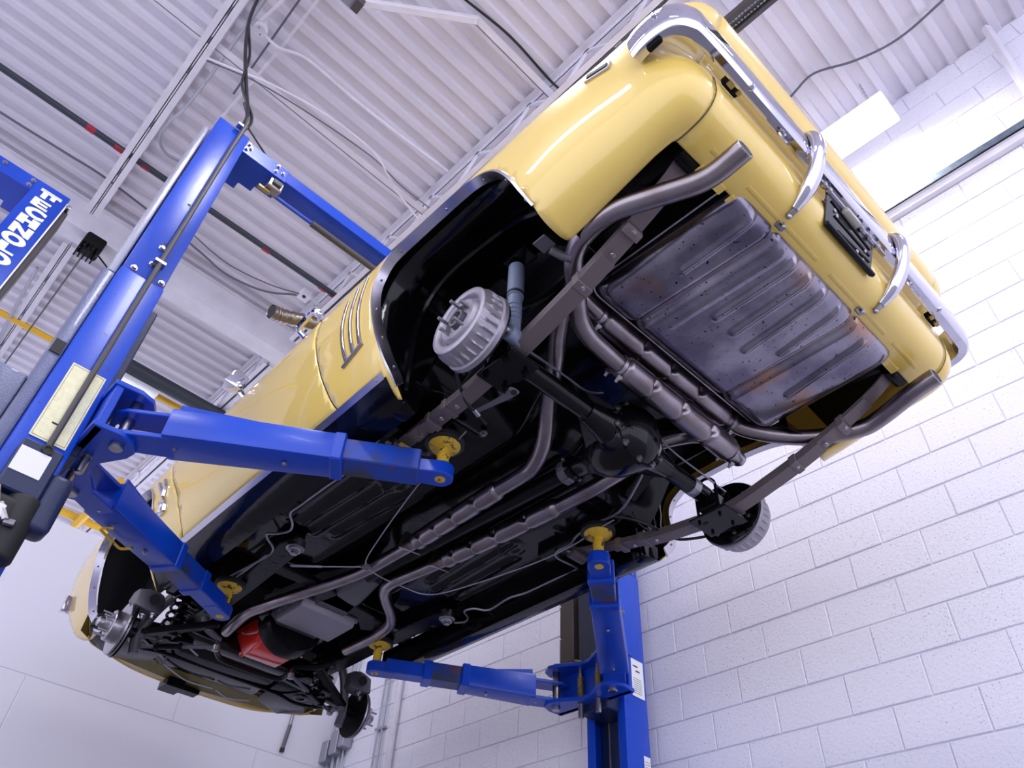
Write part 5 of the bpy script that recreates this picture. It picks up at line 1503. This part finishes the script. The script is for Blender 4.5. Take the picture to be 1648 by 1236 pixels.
# front suspension
fc = MB().loft([[(x, y, z) for y, z in ((2.62, .02), (2.68, -.045), (2.78, -.05), (2.86, .0), (2.86, .10), (2.62, .10))] for x in (-.42, -.25, .30, .47)])
MB().loft([[(x, 2.94 + dy, z) for dy, z in ((-.04, -.05), (.05, -.06), (.16, -.03), (.16, .06), (-.04, .06))] for x in (-.46, -.28, .30, .48)]).build('front_crossmember', 'black', car, bevel=.02, seg=2)
HUBZ, HUBY = -.20, 2.80
for sx in (-1, 1):
    ox = .03 if sx > 0 else 0
    X = lambda v: sx * v
    rot_ = MB().lathe((X(.765), HUBY, HUBZ), (-sx, 0, 0), [(0, .062), (0, .138), (.009, .140), (.0095, .10), (.016, .10), (.0165, .140), (.026, .138), (.027, .05)], 48).build('brake_rotor', 'steel', car, smooth=40)
    m = MB()
    for k in range(36):
        a = 2 * PI * k / 36
        m.beam((X(.752), HUBY + .10 * math.cos(a), HUBZ + .10 * math.sin(a)), (X(.752), HUBY + .137 * math.cos(a), HUBZ + .137 * math.sin(a)), .005, .008, up=(1, 0, 0))
    m.build('vanes', 'castgrey', rot_)['kind'] = 'stuff'
    MB().lathe((X(.765), HUBY, HUBZ), (sx, 0, 0), [(0, .082), (.045, .080), (.050, .074), (.051, .045), (.060, .040), (.080, .034), (.0805, .028), (.105, .026), (.112, .016), (.113, 0)], 28).build('hub', 'steel', rot_)
    m = MB()
    for k in range(5):
        a = 2 * PI * k / 5 + .3; m.tube([(X(.81), HUBY + .06 * math.cos(a), HUBZ + .06 * math.sin(a)), (X(.865), HUBY + .06 * math.cos(a), HUBZ + .06 * math.sin(a))], .0065, 8)
    m.each('wheel_stud', 'steel', rot_)
    # caliper on the rear side of the rotor
    cz = HUBZ + .13
    def cring(x, g): return [(X(x), HUBY - .12 - g, cz - .035 - g), (X(x), HUBY - .05, cz - .045 - g), (X(x), HUBY + .03, cz + .04 + g), (X(x), HUBY - .02, cz + .08 + g), (X(x), HUBY - .10 - g, cz + .075 + g)]
    cp = MB().loft([cring(.61, -.015), cring(.63, .0), (cring(.67, .008)), cring(.715, .004), cring(.765, -.008)]).build('brake_caliper', 'castgrey', rot_, bevel=.008, seg=2)
    m = MB(); m.lathe((X(.68), HUBY - .128, cz + .02), (0, -1, -.15), [(0, .024), (.008, .029), (.0082, 0)], 14); m.build('caliper_window', 'ink', cp)
    m = MB(); m.bolt((X(.66), HUBY - .13, cz - .055), (0, 0, -1), .012, .025); m.bolt((X(.70), HUBY - .10, cz - .065), (0, 0, -1), .012, .025); m.each('caliper_bolt', 'steel', cp)
    MB().lathe((X(.735), HUBY, HUBZ), (-sx, 0, 0), [(0, .145), (.003, .145), (.0032, .03), (.06, .03), (.061, 0)], 32).build('splash_shield', 'satin', rot_)
    # knuckle, arms, spring
    MB().tube(catm([(X(.645), HUBY, HUBZ - .10), (X(.66), HUBY, HUBZ), (X(.62), HUBY - .02, HUBZ + .14), (X(.57), HUBY - .03, HUBZ + .24)], 5), .026, 10).build('steering_knuckle', 'castgrey', car)
    la = MB()
    la.beam((X(.65), HUBY, -.185), (X(.31), HUBY + .19, -.06), .06, .035, w2=.05); la.beam((X(.65), HUBY, -.185), (X(.31), HUBY - .16, -.06), .06, .035, w2=.05); la.beam((X(.53), HUBY + .06, -.15), (X(.53), HUBY - .06, -.15), .12, .02)
    lao = la.build('lower_control_arm', 'satin', car, bevel=.008)
    MB().lathe((X(.645), HUBY, -.225), (0, 0, 1), [(0, .014), (.01, .028), (.03, .03), (.05, .02)], 14).build('ball_joint', 'castgrey', lao)
    ua = MB().prism([(X(.60), HUBY - .05, .075), (X(.60), HUBY + .02, .075), (X(.40), HUBY + .13, .12), (X(.40), HUBY - .15, .12)], (0, 0, .02)); ua.build('upper_control_arm', 'satin', car, bevel=.006)
    tu = 5.5; sp = []
    for k in range(int(tu * 16) + 1):
        a = 2 * PI * k / 16; f_ = k / (tu * 16)
        sp.append((X(.50 - .03 * f_) + .058 * math.cos(a), HUBY + .02 + .058 * math.sin(a), -.145 + .27 * f_))
    co = MB().tube(sp, .0085, 8).build('coil_spring', 'black', car)
    MB().tube([(X(.50), HUBY + .02, -.17), (X(.47), HUBY + .02, .10)], .024, 12).build('front_shock', 'satin', co)
    # tie rod with adjuster sleeve
    ty0 = (X(.585), 3.0, -.175); ty1 = (X(.265) - ox * 1.2, 2.70, -.160)
    if sx > 0: ty0 = (.66, 2.955, -.175); ty1 = (.215, 2.70, -.160)
    tro = MB().tube([ty0, ty1], .0105, 10).build('tie_rod', 'castgrey', car)
    a, b_ = Vector(ty0), Vector(ty1)
    m = MB().tube([a.lerp(b_, .22), a.lerp(b_, .58)], .015, 12)
    for f_ in (.25, .55): m.tube([a.lerp(b_, f_ - .012), a.lerp(b_, f_ + .012)], .021, 12)
    m.build('adjuster_sleeve', 'satin', tro)
    m = MB()
    for q in (a, b_): m.lathe((q.x, q.y, q.z - .022), (0, 0, 1), [(0, .010), (.004, .019), (.03, .021), (.036, .014), (.06, .010)], 14)
    m.each('rod_end', 'steel', tro)
    MB().tube([ty0, (X(.64), HUBY + .04, HUBZ + .02)], [.014, .02], 8).build('steering_arm', 'castgrey', car)
MB().tube(catm([(-.265, 2.71, -.14), (-.215, 2.80, -.14), (-.14, 2.855, -.145), (.08, 2.858, -.145), (.20, 2.838, -.145), (.225, 2.78, -.14), (.215, 2.70, -.14)], 5), .016, 10).build('center_link', 'satin', car)
m = MB(); m.tube(catm([(-.375, 2.70, -.03), (-.36, 2.68, -.085), (-.30, 2.70, -.10), (-.25, 2.72, -.105)], 4), [.022] * 4 + [.018] * 5 + [.016] * 4, 10); m.build('idler_arm', 'castgrey', car)
m = MB(); m.tube(catm([(.42, 2.60, -.02), (.36, 2.62, -.08), (.28, 2.66, -.10), (.21, 2.70, -.11)], 4), [.022] * 4 + [.018] * 5 + [.016] * 4, 10); m.build('pitman_arm', 'satin', car)
sb = [(-.66, 2.95, -.14), (-.60, 3.10, -.12), (-.50, 3.22, -.09), (-.36, 3.25, -.06), (0, 3.27, -.05), (.40, 3.25, -.06), (.54, 3.22, -.09), (.64, 3.10, -.12), (.68, 2.95, -.14)]
MB().tube(catm(sb, 6), .011, 10).build('sway_bar', 'black', car)
# engine cradle bumps, radiator pan and side shields
MB().loft([[(x, y, z) for x, z in ((-.42, .03), (-.30, z0), (.32, z0), (.46, .03))] for y, z0 in ((3.08, .0), (3.18, -.045), (3.40, -.062), (3.50, -.03))]).build('radiator_support', 'black', car, bevel=.02, seg=2)
for sx in (-1, 1):
    m = MB().loft([[(sx * .34, 3.05, -.04), (sx * .66, 3.20, -.03), (sx * .80, 3.30, -.03), (sx * .74, 3.42, -.06), (sx * .58, 3.535, -.078), (sx * .36, 3.42, -.07)], [(sx * .38, 3.07, .04), (sx * .64, 3.20, .06), (sx * .78, 3.30, .06), (sx * .72, 3.42, .04), (sx * .58, 3.50, .03), (sx * .40, 3.40, .03)]])
    sp_ = m.build('splash_pan', 'black', car, bevel=.015, seg=2)
    MB().lathe((sx * .58, 3.24, -.035), (0, 0, -1), [(0, .055), (.012, .05), (.014, .03), (.002, .028), (.0021, 0)], 22).build('access_hole', 'black', sp_)
m = MB()
for p in ([(-.62, 3.12, -.05), (-.45, 3.24, -.05), (-.30, 3.36, -.05)], [(-.52, 3.06, -.06), (-.36, 3.02, -.06), (-.20, 3.12, -.06)], [(-.30, 3.36, -.075), (-.1, 3.47, -.08), (.08, 3.46, -.08)], [(.10, 3.46, -.08), (.22, 3.52, -.08), (.34, 3.45, -.08)]):
    MB().tube(catm(p, 6), .006, 8).build('wiring_loom', 'line', car)
MB().prism([(-.62, 3.46, -.03), (.62, 3.46, -.03), (.58, 3.57, -.045), (0, 3.64, -.055), (-.58, 3.57, -.045)], (0, 0, .01)).build('lower_grille_pan', 'olive', car)

# lines and cables along the floor
def pipe(name, pts, r, m_, sub=4, parent=None):
    return MB().tube(catm(pts, sub) if sub else [Vector(p) for p in pts], r, 8).build(name, m_, parent or car)


pipe('fuel_line', [(-.56, .80, .01), (-.584, 1.14, .0), (-.585, 1.383, 0), (-.583, 1.478, 0), (-.530, 1.545, 0), (-.506, 1.61, 0), (-.535, 1.68, 0), (-.567, 1.715, 0), (-.540, 1.755, 0), (-.485, 1.80, 0), (-.462, 1.855, 0), (-.466, 1.975, 0), (-.50, 2.35, .0)], .006, 'line')
pipe('brake_line', [(-.475, 1.88, -.01), (-.468, 2.2, -.01), (-.464, 2.42, -.01)], .0045, 'line')
pipe('brake_line', [(.621, 1.729, 0), (.652, 1.677, 0), (.630, 1.625, 0), (.572, 1.588, 0), (.585, 1.525, 0), (.65, 1.474, 0), (.632, 1.305, 0), (.654, 1.188, 0), (.656, .987, 0), (.660, .860, 0), (.640, .833, 0), (.52, .838, 0), (.476, .80, 0), (.473, .71, 0), (.441, .638, 0), (.422, .521, 0), (.425, .37, 0), (.36, .22, .02), (.282, .069, .06)], .006, 'line')
eb = pipe('parking_brake_cable', [(-.37, 1.805, -.05), (-.26, 1.685, -.055), (-.121, 1.522, -.06)], .0035, 'line', 0)
MB().tube([(-.365, 1.80, -.05), (-.26, 1.685, -.055)], .007, 8).build('cable_adjuster', 'line', eb)
MB().bb(-.135, -.10, 1.495, 1.535, -.068, -.052).build('equalizer', 'castgrey', eb, bevel=.003)
pipe('parking_brake_cable', [(-.12, 1.515, -.06), (-.167, 1.433, -.06), (-.23, 1.23, -.05), (-.285, 1.041, -.045), (-.34, .82, -.03), (-.40, .55, -.03), (-.44, .40, -.05)], .0032, 'line')
pipe('parking_brake_cable', [(-.10, 1.525, -.06), (0, 1.545, -.058), (.12, 1.552, -.05), (.283, 1.53, -.04), (.362, 1.307, -.04), (.433, .894, -.04), (.439, .653, -.04), (.42, .52, -.04), (.40, .38, -.05)], .0032, 'line')
MB().tube([(.283, 1.53, -.04), (.30, 1.545, .03)], .003, 6).build('cable_hook', 'line', car)
c1 = pipe('brake_hose', [(-.715, .07, -.10), (-.708, .134, -.085), (-.655, .188, -.08), (-.568, .246, -.08), (-.503, .262, -.08), (-.43, .29, -.07)], .0065, 'cable_black')
MB().tube([(-.525, .256, -.08), (-.49, .267, -.08)], .010, 10).build('ferrule', 'steel', c1)
c1 = pipe('brake_hose', [(.38, .36, -.05), (.424, .30, -.07), (.499, .265, -.08), (.611, .254, -.08), (.675, .238, -.08), (.724, .157, -.08), (.73, .09, -.09)], .0065, 'cable_black')
MB().tube([(.60, .254, -.08), (.64, .247, -.08)], .010, 10).build('ferrule', 'steel', c1)
for sx, pts in ((-1, [(-.525, .035, -.128), (-.514, .10, -.115), (-.519, .235, -.095)]), (1, [(.578, .035, -.128), (.594, .098, -.115), (.592, .206, -.10)])):
    lv = MB().tube(catm(pts, 4), [.022, .022, .020, .018, .016, .014, .012, .011, .010], 10, True, None, .45).build('brake_lever', 'castgrey', car)
    MB().lathe(Vector(pts[0]) + Vector((0, 0, -.008)), (0, 0, -1), [(0, .012), (.006, .012), (.008, .006)], 10).build('lever_bolt', 'ink', lv)
pipe('axle_brake_line', [(-.70, -.02, .03), (-.422, 0, .07), (-.30, 0, .075), (-.20, 0, .075), (-.14, 0, .10), (-.10, -.01, .12)], .004, 'line')
pipe('axle_brake_line', [(.12, -.05, .12), (.172, -.05, .081), (.251, -.05, .026), (.47, -.05, .016), (.63, -.05, .012)], .004, 'line')
m = MB()
for p in ((-.60, .80, .04), (-.42, .80, .04), (.58, .80, .03), (.50, .66, .03), (-.45, .62, .03), (.30, .30, .06), (-.32, .44, .04)): m.bolt(p, (0, 0, -1), .011, .014)
m.each('floor_bolt', 'steel', car)
